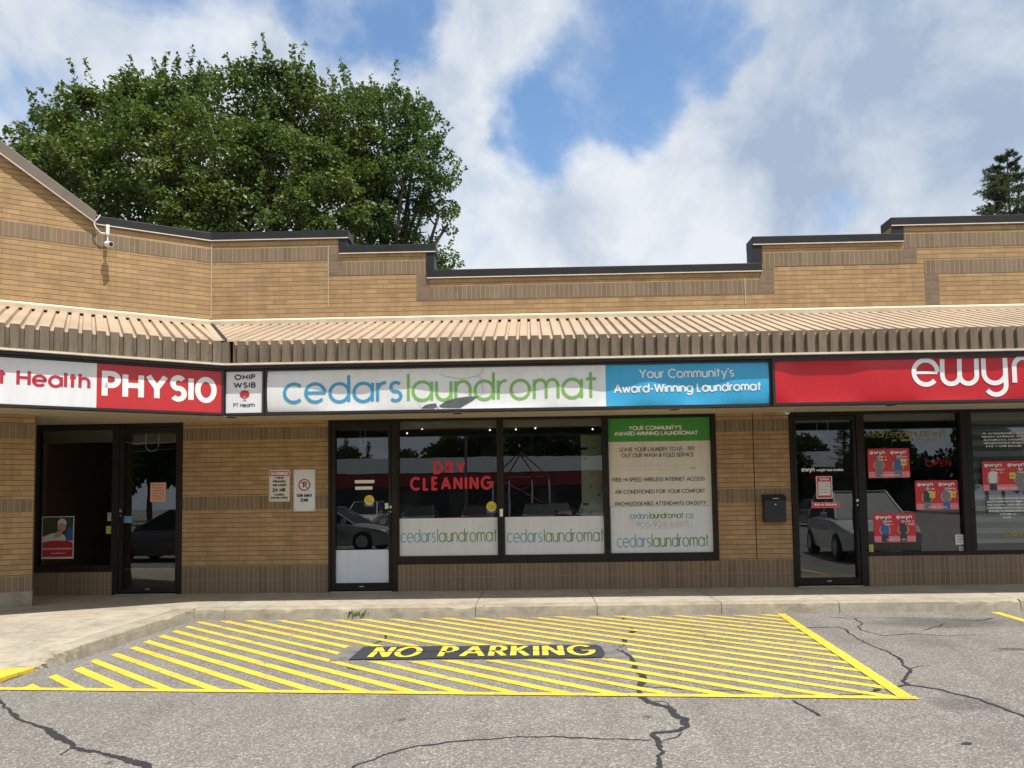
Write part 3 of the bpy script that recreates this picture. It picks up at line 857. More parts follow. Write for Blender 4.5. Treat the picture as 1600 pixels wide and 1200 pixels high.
# tarred cracks
CR_ = [
 ([(-12, 1090), (0, 1095), (12, 1107), (22, 1120), (40, 1128), (65, 1136), (85, 1148), (105, 1160), (120, 1170), (150, 1176), (190, 1184), (205, 1190), (222, 1197), (240, 1210)], .052),
 ([(112, 1168), (106, 1176), (97, 1180)], .012),
 ([(976, 965), (970, 968), (967, 970)], .05), ([(986, 981), (990, 987), (984, 992)], .06), ([(984, 996), (976, 1000), (978, 1006), (970, 1012)], .05),
 ([(960, 1014), (972, 1020), (986, 1026), (1022, 1031)], .022),
 ([(972, 1016), (990, 1032), (993, 1044), (1003, 1056), (1004, 1064), (998, 1074), (1000, 1083), (1003, 1092), (1012, 1097), (1030, 1102), (1042, 1106), (1050, 1114), (1060, 1121), (1071, 1124), (1073, 1133), (1066, 1140), (1050, 1142), (1024, 1145), (1018, 1148), (1024, 1157), (1032, 1168), (1035, 1176), (1030, 1190), (1028, 1210)], .05),
 ([(538, 1206), (552, 1198), (580, 1187), (610, 1176), (655, 1166), (720, 1158), (800, 1153), (860, 1152), (940, 1154), (1018, 1156)], .022),
 ([(1012, 1097), (1030, 1095), (1044, 1098), (1046, 1104)], .016), ([(1066, 1144), (1058, 1152), (1034, 1160)], .016),
 ([(601, 992), (603, 996), (595, 1002), (582, 1007), (577, 1011), (572, 1018), (566, 1024), (562, 1031)], .03), ([(554, 1038), (544, 1041), (543, 1044), (556, 1048)], .02),
 ([(1003, 1073), (1060, 1077), (1120, 1079), (1180, 1081), (1235, 1090), (1300, 1087), (1345, 1085), (1372, 1079)], .018),
 ([(1366, 1080), (1376, 1077)], .05), ([(1392, 1074), (1410, 1072), (1418, 1070)], .03),
 ([(1255, 981), (1310, 980), (1324, 984), (1327, 991), (1345, 1000), (1365, 1009), (1385, 1017), (1397, 1024), (1408, 1032), (1414, 1041), (1421, 1046), (1418, 1056), (1412, 1064), (1416, 1071), (1440, 1073), (1470, 1078), (1500, 1086), (1530, 1093), (1560, 1104), (1585, 1113), (1610, 1123)], .030),
 ([(1422, 1045), (1440, 1041), (1456, 1040)], .012),
 ([(1238, 1094), (1250, 1100), (1261, 1104), (1268, 1111), (1280, 1119)], .026),
 ([(1296, 965), (1330, 966), (1400, 965), (1475, 966), (1500, 970), (1525, 970), (1556, 966)], .018), ([(1335, 967), (1347, 974), (1340, 979), (1346, 984)], .02), ([(1345, 984), (1380, 993), (1430, 990), (1480, 994), (1545, 992)], .018), ([(1478, 975), (1462, 980), (1440, 985)], .015),
 ([(1504, 1163), (1512, 1162), (1518, 1161)], .06), ([(1080, 1102), (1082, 1102)], .012),
 ([(60, 1040), (120, 1023), (175, 1009), (205, 999)], .022), ([(172, 1008), (200, 1001)], .03),
 ([(60, 1046), (20, 1060), (0, 1067)], .02)]
ck = MB(); q = random.Random(21)
for i, (pts, w) in enumerate(CR_):
    P = densify([gnd(*p) for p in pts], .022)
    out = []
    wx_ = wy_ = 0.0
    for a, b in zip(P, P[1:]):
        wx_ = wx_ * .8 + q.uniform(-.009, .009); wy_ = wy_ * .8 + q.uniform(-.009, .009)
        out.append((a[0] + wx_ + q.uniform(-.004, .004), a[1] + wy_ + q.uniform(-.004, .004)))
    out.append(P[-1])
    L = []; bw_ = .8
    for k, p in enumerate(out):
        a = out[max(k - 1, 0)]; b = out[min(k + 1, len(out) - 1)]
        d = Vector((b[0] - a[0], b[1] - a[1])); d = d.normalized() if d.length > 1e-6 else Vector((1, 0))
        bw_ = min(1.2, max(.4, bw_ + q.uniform(-.14, .14))); hw = w / 2 * bw_ * q.uniform(.75, 1.2) * (0.35 if k in (0, len(out) - 1) else 1)
        L.append(((p[0] - d.y * hw, p[1] + d.x * hw), (p[0] + d.y * hw, p[1] - d.x * hw)))
    z = .0027 + .00004 * i
    for (a0, a1), (b0, b1) in zip(L, L[1:]):
        ck.face([(*a1, z), (*b1, z), (*b0, z), (*a0, z)])
ck.build('crack_sealant', MT['oil'], kind='structure', origin=(0, 8, 0))

# ---------------------------------------------------------------- the plaza building
plaza = thing('shopping_plaza', 'buff brick strip plaza with stepped parapet, corrugated awning and dark shopfronts', 'building', (0, 12, 0))
SOF = 2.84
L1, L2, L3 = 5.885, 5.630, 5.205
xs1, xs2, xs3, xs4 = X(541, YW, 395), X(678, YW, 410), X(1176, YW, 395), X(1393, YW, 370)
XE, XW_ = 11.5, CORNER.x
up = MB()
up.prism_y([(XW_, 2.9), (XE, 2.9), (XE, L1 - .03), (xs4, L1 - .03), (xs4, L2 - .03), (xs3, L2 - .03), (xs3, L3 - .03), (xs2, L3 - .03), (xs2, L2 - .03), (xs1, L2 - .03), (xs1, L1 - .03), (XW_, L1 - .03)], YW, YW + .3)
xa, xb, xc, xd, xe, xf = X(285), X(513), X(1121), X(1236), X(1351), X(1760)
sill_l = Zp(870, 879); sill_e = Zp(1420, 868); sill_p = loc(120, 894)[1]
xp0 = X(54)
up.box(xa, xb, YW, YW + .3, .0, 2.9)
up.box(xc, xd, YW, YW + .3, .0, 2.9)
up.box(X(619), xc, YW, YW + .3, .0, sill_l)
up.box(xe, xf, YW, YW + .3, .0, sill_e)
up.box(xf, XE, YW, YW + .3, .0, 2.9)
up.box(xp0 - .3, X(181), YW, YW + .3, .0, sill_p)
up.box(-10, xp0, YW, YW + .3, .0, 2.9)
up.box(XE - .3, XE, YW + .3, 23, 0, 4.9)
up.box(-10, XE - .3, 22.7, 23, 0, 4.9)
wall = up.build('wall', MT['brick'], plaza)
def band(mb, x0, x1, z0, z1, y, off=0.0):
    mb.cut()
    y1 = y - .004
    mb.face([(x0, y1, z0), (x1, y1, z0), (x1, y1, z1), (x0, y1, z1)], [(x0, 0.001), (x1, 0.001), (x1, .2195), (x0, .2195)])
    for a, b in (((x0, z0), (x1, z0)), ((x1, z0), (x1, z1)), ((x1, z1), (x0, z1)), ((x0, z1), (x0, z0))):
        mb.face([(b[0], y1, b[1]), (a[0], y1, a[1]), (a[0], y + .001, a[1]), (b[0], y + .001, b[1])])
sd = MB()
xl = X(513, YW, 400); xr = X(1411, YW, 375)
band(sd, XW_ + .002, xl, L1 - .48, L1 - .26, YW)
x_a, x_b, x_c = X(535, YW, 420), X(651, YW, 440), X(672, YW, 450)
band(sd, x_a, X(666, YW, 420), L2 - .48, L2 - .26, YW)
band(sd, x_c, X(1186, YW, 440), L3 - .48, L3 - .26, YW)
x_d, x_e = X(1186, YW, 420), X(1209, YW, 420)
band(sd, X(1192, YW, 400), xr, L2 - .48, L2 - .26, YW)
band(sd, X(1412, YW, 370), XE, L1 - .48, L1 - .26, YW)
x_f, x_g = X(1444, YW, 415), X(1467, YW, 440)
band(sd, x_f, XE, L1 - .905, L1 - .685, YW)
for x0, x1 in ((xa, xb), (xc, xd), (xf, XE)):
    band(sd, x0, x1, 2.548, 2.742, YW); band(sd, x0, x1, 1.447, 1.665, YW)
    band(sd, x0, x1, .15, .365, YW); band(sd, x0, x1, .3655, .575, YW)
for x0, x1, s in ((X(619), xc, sill_l), (xe, xf, sill_e)):
    band(sd, x0, x1, .15, .365, YW); band(sd, x0, x1, .3655, s - .002, YW)
band(sd, xp0, X(181), .15, .31, YW); band(sd, xp0, X(181), .3105, sill_p - .002, YW)
sd.build_each('soldier_course', MT['soldier'], plaza)
sr = MB()
for x0, x1, z0, z1 in ((xl, X(528, YW, 400), L1 - .48, L1 - .26), (xl, x_a, L2 - .48, L1 - .48), (x_b, x_c, L3 - .48, L2 - .48), (x_d, x_e, L3 - .48, L2 - .48), (X(1411, YW, 400), X(1432, YW, 400), L2 - .48, L1 - .48), (x_f, x_g, 4.46, L1 - .905)):
    sr.cut().box(x0 + .0005, x1 - .0005, YW - .0035, YW + .001, z0, z1 - .0005, skip='b')
sr.build_each('brown_stretcher', MT['stretcher'], plaza)
# parapet copings and the upright flashings at each step
cp = MB(); dp = MB(); CH = .135
def coping(x0, x1, lv, F=FM, y=YW, mb=None, db=None):
    (mb or cp).cut().box(x0, x1, y - .030, y + .335, lv - CH, lv)
    (db or dp).cut().box(x0 + .002, x1 - .002, y - .036, y - .0305, lv - CH - .004, lv - CH + .012)
coping(XW_ + .01, X(545, YW, 370), L1)
coping(X(530, YW, 390), X(681, YW, 390), L2)
coping(X(667, YW, 425), X(1190, YW, 415), L3)
coping(X(1175, YW, 375), X(1411, YW, 370), L2)
coping(X(1391, YW, 350), XE + .1, L1)
for x0, x1, z0, z1 in ((X(529, YW, 385), X(541.5, YW, 385), L2, L1 - CH), (X(666, YW, 410), X(678.5, YW, 410), L3, L2 - CH), (X(1175.5, YW, 395), X(1190.5, YW, 395), L3, L2 - CH), (X(1392.5, YW, 355), X(1411, YW, 355), L2, L1 - CH)):
    cp.cut().box(x0, x1, YW - .018, YW + .318, z0 + .001, z1 - .001)
cp.build_each('coping', MT['coping'], plaza, bevel=.006)
dp.build_each('drip_edge', MT['drip'], plaza)
vj = MB()
for px, y0, y1 in ((513, 384, 480), (1165, 434, 476)):
    xx, z0 = loc(px, y1); z1 = Zp(px, y0); vj.cut().box(xx - .006, xx + .006, YW - .008, YW - .004, z0, z1)
vj.cut().box(CORNER.x + .002, CORNER.x + .016, YW - .012, YW - .0045, 4.5, L1 - CH - .02)
vj.build_each('caulk_joint', plain('pale_caulk', (.5, .42, .3), .8), plaza)
cj = MB(); xx = X(1177, YW, 700); cj.box(xx - .006, xx + .006, YW - .0065, YW - .0045, .58, SOF); cj.build('control_joint', MT['dark'], plaza)
# rooftop
rf = MB(); rf.prism_z([(-5.0, YW + .31), (XE - .01, YW + .31), (XE - .01, 22.95), (-9, 22.95)], 4.75, 4.9)
rf.build('roof', MT['rooftop'], plaza)

# wing wall with the start of its gable
wg = MB(FW)
gx, gz = loc(148, 336, 0, FW); gx2, gz2 = loc(2, 227, 0, FW)
gs = (gz2 - gz) / (gx2 - gx)
gx3 = -6.0; gz3 = gz + (gx3 - gx) * gs
wg.prism_y([(gx3 - 2.5, 2.9), (0, 2.9), (0, L1 - .03), (gx + .12, L1 - .03), (gx3, gz3 - .12), (gx3 - 2.5, gz3 - .12)], 0, .3)
cx1, _ = loc(52, 800, -.12, FW)
wg.box(cx1 - 2.6, cx1, -.12, .25, 0.36, 2.9)
wg.box(gx3 - 2.5, gx3 - 2.2, .3, 9, 0, 4.9)
wg.build('wing_wall', MT['brick'], plaza)
ws = MB(FW)
band(ws, gx3 - 2.5, -.002, L1 - .48, L1 - .26, 0)
cz = [loc(30, y, -.12, FW)[1] for y in (686, 662, 800, 780, 925, 905)]
band(ws, cx1 - 2.6, cx1 - .003, cz[0], cz[1], -.12); band(ws, cx1 - 2.6, cx1 - .003, cz[2], cz[3], -.12); band(ws, cx1 - 2.6, cx1 - .003, .361, .575, -.12)
ws.build_each('soldier_course', MT['soldier'], plaza)
pl = MB(FW); pl.box(cx1 - 2.6, cx1 + .01, -.135, .24, 0.0, .36)
pl.build('plinth', MT['kerb'], plaza, bevel=.01)
wc = MB(FW); wd = MB(FW)
coping(gx + .02, .012, L1, y=0, mb=wc, db=wd)
wcp = wc.build('wing_coping', MT['coping'], plaza, bevel=.006)
wd.build('drip_edge', MT['drip'], wcp)
gc = MB(FW); gd = MB(FW)
hh = .20
gc.prism_y([(gx + .02, gz - .145), (gx + .02, gz + .03), (gx3, gz3 + .03), (gx3, gz3 - hh)][::-1], -.075, .36)
gd.prism_y([(gx + .03, gz - .16), (gx + .03, gz - .147), (gx3, gz3 - hh + .012), (gx3, gz3 - hh - .012)][::-1], -.082, -.04)
gcp = gc.build('gable_coping', MT['coping_brown'], plaza, bevel=.006)
gd.build('drip_edge', MT['drip'], gcp)

# soffit
DRIP_Y = 10.06
ecx = loc(350, 569, DRIP_Y)[0]
EC = FWI @ Vector((ecx, DRIP_Y, 0))                       # eave corner in the wing frame
WDRIP = EC.y
sf = MB()
s0 = Vector((ecx, DRIP_Y + .25)); far = FW @ Vector((-6.5, WDRIP + .3, 0)); far2 = FW @ Vector((-6.5, 1.0, 0))
sf.prism_z([(s0.x, s0.y), (XE, s0.y), (XE, 12.06), (-10, 12.06), (far2.x, far2.y), (far.x, far.y)], SOF, SOF + .05)
sf_o = sf.build('soffit', MT['soffit'], plaza)
sl_ = MB(FW)
for k in range(9): sl_.box(-6.4, -.2, WDRIP + .35 + k * .2, WDRIP + .356 + k * .2, SOF - .004, SOF + .001)
sl_.build('soffit_groove', plain('soffit_seam', (.3, .25, .19), .8), sf_o)
for px, py in ((715, 645), (1053, 639), (1392, 632), (362, 651)):
    d = pxdir(px, py); t = (SOF - 1.5) / d.z; p = CAM + d * t
    ri = MB(); ri.tube([(p.x, p.y, SOF - .012), (p.x, p.y, SOF - .001)], .105, 20)
    o = ri.build('soffit_light', MT['white_metal'])
    tag(o, None, 'light', 'recessed lights under the canopy')
    o['label'] = {715: 'round recessed light in the soffit above the laundromat door side window', 1053: 'round recessed light in the soffit above the green topped window poster', 1392: 'round recessed light in the soffit below the red lightbox sign', 362: 'round recessed light in the soffit under the inner corner of the canopy'}[px]
    mb = MB(); mb.tube([(p.x, p.y, SOF - .0135), (p.x, p.y, SOF - .0125)], .085, 20); mb.build('lens', MT['dark'], o)

# corrugated awnings
PITCH, RIB = 0.151, 0.042
ZWALL, ZEAVE, ZBOT = 4.355, 3.665, 3.405
def awning(F, x0, x1, yw, ye, lower, name, extra_x):
    prof = []
    k0 = math.floor(x0 / PITCH) - 1
    while k0 * PITCH < x1:
        b = k0 * PITCH
        prof += [(b, 0), (b + .034, 0), (b + .045, RIB), (b + .140, RIB)]
        k0 += 1
    prof = [(x, o) for x, o in prof if x0 <= x <= x1]
    rb = MB(F); fb_ = MB(F)
    zat = lambda y: ZEAVE + (ZWALL - ZEAVE) * (y - ye) / (yw - ye)
    for (a, oa), (b, ob) in zip(prof, prof[1:]):
        la, lb = lower(a), lower(b)
        full = la is None and lb is None
        ya = ye - oa if la is None else la
        yb = ye - ob if lb is None else lb
        if ya >= yw - .02 or yb >= yw - .02: continue
        za = zat(ye) + oa if la is None else zat(ya) + oa
        zb_ = zat(ye) + ob if lb is None else zat(yb) + ob
        rb.face([(a, ya, za), (b, yb, zb_), (b, yw, ZWALL + ob), (a, yw, ZWALL + oa)])
        if full:
            fb_.face([(a, ye - oa, ZBOT), (b, ye - ob, ZBOT), (b, ye - ob, zb_), (a, ye - oa, za)])
            if oa == 0 and ob == 0:
                xm = (a + b) / 2
                fb_.box(xm - .007, xm + .007, ye - .008, ye, ZBOT + .05, ZBOT + .064)
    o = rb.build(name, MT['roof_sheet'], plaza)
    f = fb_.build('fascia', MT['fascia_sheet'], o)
    t = MB(F)
    t.prism_x([(yw, ZWALL + .125), (yw, ZWALL + .03), (yw - .055, ZWALL + .022), (yw - .06, ZWALL + .085)], x0, x1 + extra_x)
    t.build('flashing', MT['flashing'], o)
    t = MB(F); t.box(x0, x1, yw - .03, yw - .002, ZWALL - .12, ZWALL + .028); t.build('gap_shade_strip', MT['dark'], o)  # black strip standing in for the shaded rib gaps under the flashing
    return o
eavem = DRIP_Y + .03 + RIB - .01
lw = lambda x: None if x >= ecx + .03 else YW + (x - CORNER.x) / (ecx + .03 - CORNER.x) * (eavem - YW)
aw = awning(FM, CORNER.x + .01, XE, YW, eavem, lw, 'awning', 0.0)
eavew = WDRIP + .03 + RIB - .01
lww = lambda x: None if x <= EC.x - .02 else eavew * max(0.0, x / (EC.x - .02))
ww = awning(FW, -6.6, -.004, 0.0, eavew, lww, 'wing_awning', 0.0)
vg = MB()
a0 = Vector((CORNER.x, YW - .01, ZWALL + .01)); a1 = Vector((ecx, DRIP_Y + .02, ZEAVE + .015))
vg.face([a0 + Vector((0, 0, .05)), a0 + Vector((-.13, 0, .06)), a1 + Vector((-.12, 0, .045)), a1 + Vector((0, 0, .035))])
vk = MB(); vk.face([a0 + Vector((-.005, -.01, .052)), a0 + Vector((.05, -.01, .052)), a1 + Vector((.05, -.01, .04)), a1 + Vector((-.005, -.01, .04))]); vk.build('valley_gap_shade', MT['dark'], aw)  # dark strip laid in place of the shaded gap along the valley
vg.build('valley_flashing', MT['roof_sheet'], aw)
vc = MB(); vc.box(ecx - .05, ecx + .055, DRIP_Y + .012, DRIP_Y + .09, ZBOT, ZEAVE + .03); vc.build('corner_cover', MT['fascia_sheet'], aw)
de = MB(); de.box(ecx - .02, XE, DRIP_Y, DRIP_Y + .07, 3.383, 3.408); de.build('drip_edge', MT['drip'], aw)
de = MB(FW); de.box(-6.6, EC.x + .012, WDRIP, WDRIP + .07, 3.383, 3.408); de.build('drip_edge', MT['drip'], ww)
# black backing between drip edge and sign cabinets
bb = MB(); bb.box(ecx - .05, XE, DRIP_Y + .15, DRIP_Y + .2, 2.76, 3.40); bb.box(ecx - .03, XE, DRIP_Y + .05, DRIP_Y + .21, 3.345, 3.384); bb.build('sign_rail', MT['cabinet'], aw)
bb = MB(FW); bb.box(-6.6, EC.x - .02, WDRIP + .17, WDRIP + .22, 2.76, 3.40); bb.box(-6.6, EC.x + .01, WDRIP + .05, WDRIP + .21, 3.345, 3.384); bb.build('sign_rail', MT['cabinet'], ww)

# ---------------------------------------------------------------- fascia lightbox signs
ZS0, ZS1 = 2.755, 3.312
def cabinet(x0, x1, y, z0, z1, root, F=FM, rim=.035, depth=.12):
    c = MB(F)
    c.box(x0, x1, y + .045, y + depth, z0, z1)
    c.box(x0, x0 + rim, y + .003, y + .045, z0, z1); c.box(x1 - rim, x1, y + .003, y + .045, z0, z1)
    c.box(x0 + rim, x1 - rim, y + .003, y + .045, z0, z0 + rim); c.box(x0 + rim, x1 - rim, y + .003, y + .045, z1 - rim, z1)
    c.box(x0, x1, y - .022, y + .003, z1 - rim, z1); c.box(x0, x1, y - .022, y + .003, z0, z0 + rim)
    c.box(x0, x0 + rim, y - .022, y + .003, z0 + rim, z1 - rim); c.box(x1 - rim, x1, y - .022, y + .003, z0 + rim, z1 - rim)
    return c.build('cabinet', MT['cabinet'], root)
def billow(table, amp=1.0):
    xs_ = [loc(p, 600, 10.18)[0] for p, _ in table]; ds = [d for _, d in table]; mean = sum(ds) / len(ds)
    def f(x, z):
        if x <= xs_[0]: d = ds[0]
        elif x >= xs_[-1]: d = ds[-1]
        else:
            i = max(k for k in range(len(xs_)) if xs_[k] <= x)
            t = (x - xs_[i]) / (xs_[i + 1] - xs_[i]); t = (1 - math.cos(math.pi * t)) / 2
            d = ds[i] + (ds[i + 1] - ds[i]) * t
        v = (z - ZS0) / (ZS1 - ZS0)
        return (d - mean) * amp * max(0.0, math.sin(math.pi * min(max(v, 0), 1))) ** .5
    return f
def sheet(x0, x1, z0, z1, y, bl, step=.05):
    mb = MB(); nx = max(2, int((x1 - x0) / step)); nz = 12
    P = lambda i, j: (x0 + (x1 - x0) * i / nx, y + bl(x0 + (x1 - x0) * i / nx, z0 + (z1 - z0) * j / nz), z0 + (z1 - z0) * j / nz)
    for i in range(nx):
        for j in range(nz): mb.face([P(i, j), P(i + 1, j), P(i + 1, j + 1), P(i, j + 1)])
    return mb
# laundromat sign
YS = DRIP_Y + .122
bl = billow([(418, .094), (470, .098), (530, .124), (560, .127), (600, .112), (640, .110), (690, .125), (750, .133), (800, .135), (830, .128), (865, .114), (900, .117), (945, .133), (970, .120), (1012, .098), (1050, .112), (1082, .126), (1112, .116), (1152, .096), (1205, .094)], 1.15)
x0, x1 = loc(414.5, 600, YS)[0], loc(1205, 600, YS)[0]
s_l = thing('lightbox_sign', 'long white and blue laundromat lightbox sign with a broken hole in its lower edge', 'sign', ((x0 + x1) / 2, YS, 2.72))
cabinet(x0, x1, YS, 2.722, 3.347, s_l)
f0, f1 = x0 + .034, x1 - .034; fm = loc(946.5, 600, YS)[0]
sheet(f0, fm, ZS0, ZS1, YS, bl).build('white_face', MT['acr_white'], s_l, smooth=True)
sheet(fm, f1, ZS0, ZS1, YS, bl).build('blue_face', MT['acr_cyan'], s_l, smooth=True)
def face_x(px, py=610): return loc(px, py, YS)[0]
zb = loc(690, 630.5, YS)[1]; zx = loc(480, 597, YS)[1]
zb = loc(480, 631, YS)[1]; hcap = (loc(553, 584, YS)[1] - zb) / 1.03
t = MB(); text(t, 'cedars', face_x(443), face_x(629), zb, hcap, .042, YS - .004, gap=.20, bulge=bl); t.build_each('blue_lettering', MT['ink_blue'], s_l)
t = MB(); text(t, 'laundromat', face_x(636), face_x(934), zb + .002, hcap, .038, YS - .004, gap=.185, bulge=bl); t.build_each('green_lettering', MT['ink_green'], s_l)
t = MB()
z_, hc = loc(1070, 592, YS)[1], 0.125
text(t, "Your Community's", face_x(999), face_x(1147), loc(1070, 590.5, YS)[1], hc, .017, YS - .004, bulge=bl)
text(t, 'Award-Winning Laundromat', face_x(959), face_x(1189), loc(1070, 613, YS)[1], hc, .021, YS - .004, bulge=bl)
t.build_each('white_lettering', MT['ink_white'], s_l)
def zpoly(mb, pts, y, blf=None, zx=4.0, ox=400, oy=540):
    P = [loc(ox + a / zx, oy + b / zx, y) for a, b in pts]
    mb.face([(x, y - .003 + (blf(x, z) if blf else 0), z) for x, z in P])
def fan(mb, pts, y, blf, zx=4.0, ox=400, oy=540):
    P = densify([loc(ox + a / zx, oy + b / zx, y) for a, b in pts + pts[:1]], .03)[:-1]
    cx_ = sum(p[0] for p in P) / len(P); cz_ = sum(p[1] for p in P) / len(P)
    V = lambda p: (p[0], y - .006 + blf(*p), p[1])
    for a, b in zip(P, P[1:] + P[:1]): mb.face([V((cx_, cz_)), V(a), V(b)])
h_ = MB()
fan(h_, [(1032, 392), (1058, 372), (1090, 364), (1122, 361), (1138, 376), (1112, 392)], YS, bl)
fan(h_, [(1140, 378), (1190, 346), (1250, 328), (1320, 318), (1388, 315), (1350, 345), (1310, 368), (1278, 389), (1170, 388)], YS, bl)
h_.build('hole_shade_patch', plain('dim_cabinet_inside', (.085, .088, .095), .7, .3, 9), s_l)  # dark patches on the uncut face stand in for the shaded hole
ckk = MB()
for pts in ([(1150, 176), (1190, 193), (1260, 205), (1330, 200), (1385, 188), (1405, 200), (1412, 240), (1420, 300)], [(985, 318), (1010, 350), (1035, 392)], [(1388, 315), (1408, 300), (1418, 290)], [(1385, 188), (1410, 170), (1420, 145)]):
    P = densify([loc(400 + a / 4, 540 + b / 4, YS) for a, b in pts], .03)
    ribbon(ckk, P, .005, lambda a, b: (a, YS - .0075 + bl(a, b), b))
ckk.build('crack', plain('crack_grey', (.30, .31, .33), .8), s_l)  # crack lines drawn as thin grey strips
sh = MB()
fan(sh, [(1125, 361), (1142, 372), (1150, 386), (1132, 380)], YS - .006, bl); sh.build('loose_shard', MT['acr_white'], s_l)
# red sign on the right
YE = DRIP_Y + .078
ble = billow([(1207, .063), (1250, .085), (1315, .085), (1365, .066), (1410, .067), (1470, .088), (1540, .080), (1610, .064), (1700, .085), (1800, .065)], 1.1)
x0, x1 = loc(1206.5, 600, YE)[0], 8.95
s_e = thing('lightbox_sign', 'long scarlet lightbox sign with rounded white lettering at the right end of the canopy', 'sign', ((x0 + x1) / 2, YE, 2.72))
cabinet(x0, x1, YE, 2.722, 3.347, s_e)
sheet(x0 + .034, x1 - .034, ZS0, ZS1, YE, ble).build('red_face', MT['acr_scarlet'], s_e, smooth=True)
t = MB()
def ex(px, py): return loc(px, py, YE)
px2 = lambda pts: [ex(1200 + a / 4, 540 + b / 4) for a, b in pts]
yl = YE - .005; wE = .060
def strk(pts, w=wE, k=0):
    ribbon(t, densify(pts, .02), w, lambda a, b: (a, yl - .0003 * k + ble(a, b), b))
ec, er = ex(1200 + 985 / 4, 540 + 167 / 4), ex(1200 + 1066 / 4, 540 + 167 / 4)
rr = er[0] - ec[0] - .01
strk([(ec[0] - rr + .02, ec[1] - .005), (ec[0] + rr, ec[1] - .005)], .035)
strk(arc(ec[0], ec[1], rr, rr * 1.02, 0, 318), k=1)
zt = ex(1200 + 1100 / 4, 540 + 85 / 4)[1]; zlow = ec[1] - rr
xq = [ex(1200 + a / 4, 600)[0] for a in (1095, 1202, 1308)]
for i in range(2):
    a, b = xq[i], xq[i + 1]; r2 = (b - a) / 2
    strk([(a, zt)] + arc(a + r2, zlow + r2, r2, r2, 180, 360) + [(b, zt)], k=2 + i)
xy0, xy1 = ex(1200 + 1352 / 4, 600)[0], ex(1200 + 1486 / 4, 600)[0]; r2 = (xy1 - xy0) / 2
strk([(xy0, zt)] + arc(xy0 + r2, zlow + r2, r2, r2, 180, 360) + [(xy1, zt)], k=4)
strk([(xy1, zlow + r2 + .02), (xy1, zlow - .03)] + arc(xy0 + r2 + .01, zlow - .03, r2 - .01, r2 * .88, 0, -150), k=5)
xn0 = ex(1200 + 1540 / 4, 600)[0]; xn1 = xn0 + (xq[1] - xq[0]) * 1.05; r2 = (xn1 - xn0) / 2
strk([(xn0, zlow)] + [(xn0, zt - r2)] + arc(xn0 + r2, zt - r2, r2, r2, 180, 0) + [(xn1, zlow)], k=6)
t.build_each('white_lettering', MT['ink_white'], s_e)
# square insert sign in the corner
YO = DRIP_Y + .124
ox0, ox1 = loc(350.5, 610, YO)[0], loc(413.5, 610, YO)[0]
s_o = thing('lightbox_sign', 'small square white sign with a red tree emblem in the inner corner of the canopy', 'sign', ((ox0 + ox1) / 2, YO, 2.72))
cabinet(ox0, ox1, YO, 2.722, 3.347, s_o, rim=.026)
m_ = MB(); m_.rect(ox0 + .012, ox1 - .026, ZS0, ZS1, YO - .002); m_.build('white_face', MT['acr_white'], s_o)
oz = lambda px, py: loc(340 + px / 12, 560 + py / 12, YO)
t = MB()
text(t, 'OHIP', oz(320, 0)[0], oz(710, 0)[0], oz(500, 405)[1], .076, .017, YO - .004, gap=.36)
text(t, 'WSIB', oz(305, 0)[0], oz(718, 0)[0], oz(500, 556)[1], .078, .017, YO - .004, gap=.34)
text(t, 'PT Health', oz(303, 0)[0], oz(706, 0)[0], oz(500, 915)[1], .055, .008, YO - .004, gap=.2)
t.build_each('black_lettering', MT['ink_black'], s_o)
em = MB(); ccx, ccz = oz(508, 675); er_ = (oz(600, 675)[0] - ccx)
q = random.Random(4)
em.flat([(ccx + er_ * (1 + .10 * math.sin(9 * a_) + q.uniform(-.04, .04)) * math.cos(a_), ccz + er_ * .86 * (1 + .10 * math.sin(9 * a_)) * math.sin(a_)) for a_ in [2 * math.pi * k / 54 for k in range(54)]], YO - .004)
tx_, tz_ = oz(508, 800)
em.flat([(ccx - .005, ccz - er_ * .6), (ccx + .005, ccz - er_ * .6), (ccx + .006, tz_ + .008), (ccx + .045, tz_), (ccx - .045, tz_), (ccx - .006, tz_ + .008)][::-1], YO - .0045)
em.build('tree_emblem', MT['ink_red'], s_o)
wb = MB()
for a_, l in ((60, .02), (90, .024), (120, .02)):
    ribbon(wb, [(ccx, ccz - er_ * .72), (ccx + l * math.cos(R(a_)), ccz - er_ * .72 + l * math.sin(R(a_)) * 1.2)], .003, lambda a, b: (a, YO - .006, b))
wb.build('emblem_branch', MT['ink_white'], s_o)
# physio sign on the wing
YP = WDRIP + .112
px0, px1 = -6.2, loc(350, 620, YP, FW)[0]
pr = FW @ Vector(((px0 + px1) / 2, YP, 2.72))
s_p = thing('lightbox_sign', 'white and red lightbox sign reading PHYSIO on the angled left wing', 'sign', pr)
cabinet(px0, px1, YP, 2.722, 3.347, s_p, F=FW, rim=.028)
lp = lambda a, b: loc(a / 4, 450 + b / 4, YP, FW)
pm = lp(604, 600)[0]
m_ = MB(FW); m_.rect(px0 + .03, pm, ZS0, ZS1, YP - .002); m_.build('white_face', MT['acr_white'], s_p)
m_ = MB(FW); m_.rect(pm, px1 - .006, ZS0, ZS1, YP - .002); m_.build('red_face', MT['acr_red'], s_p)
t = MB(FW)
hb = lp(140, 612)[1]; hh_ = lp(140, 507)[1] - hb
text(t, 'Health', lp(102, 560)[0], lp(566, 580)[0], hb - .004, hh_, .036, YP - .004, gap=.26)
text(t, 't', lp(-20, 560)[0], lp(44, 580)[0], hb - .004, hh_, .036, YP - .004)
t.build_each('red_lettering', MT['ink_red'], s_p)
t = MB(FW)
pb = lp(670, 690)[1]; ph = lp(660, 517)[1] - pb
G_O = G['O']; G['O'] = (.74, [arc(.37, .5, .37, .5, 90, 450)])
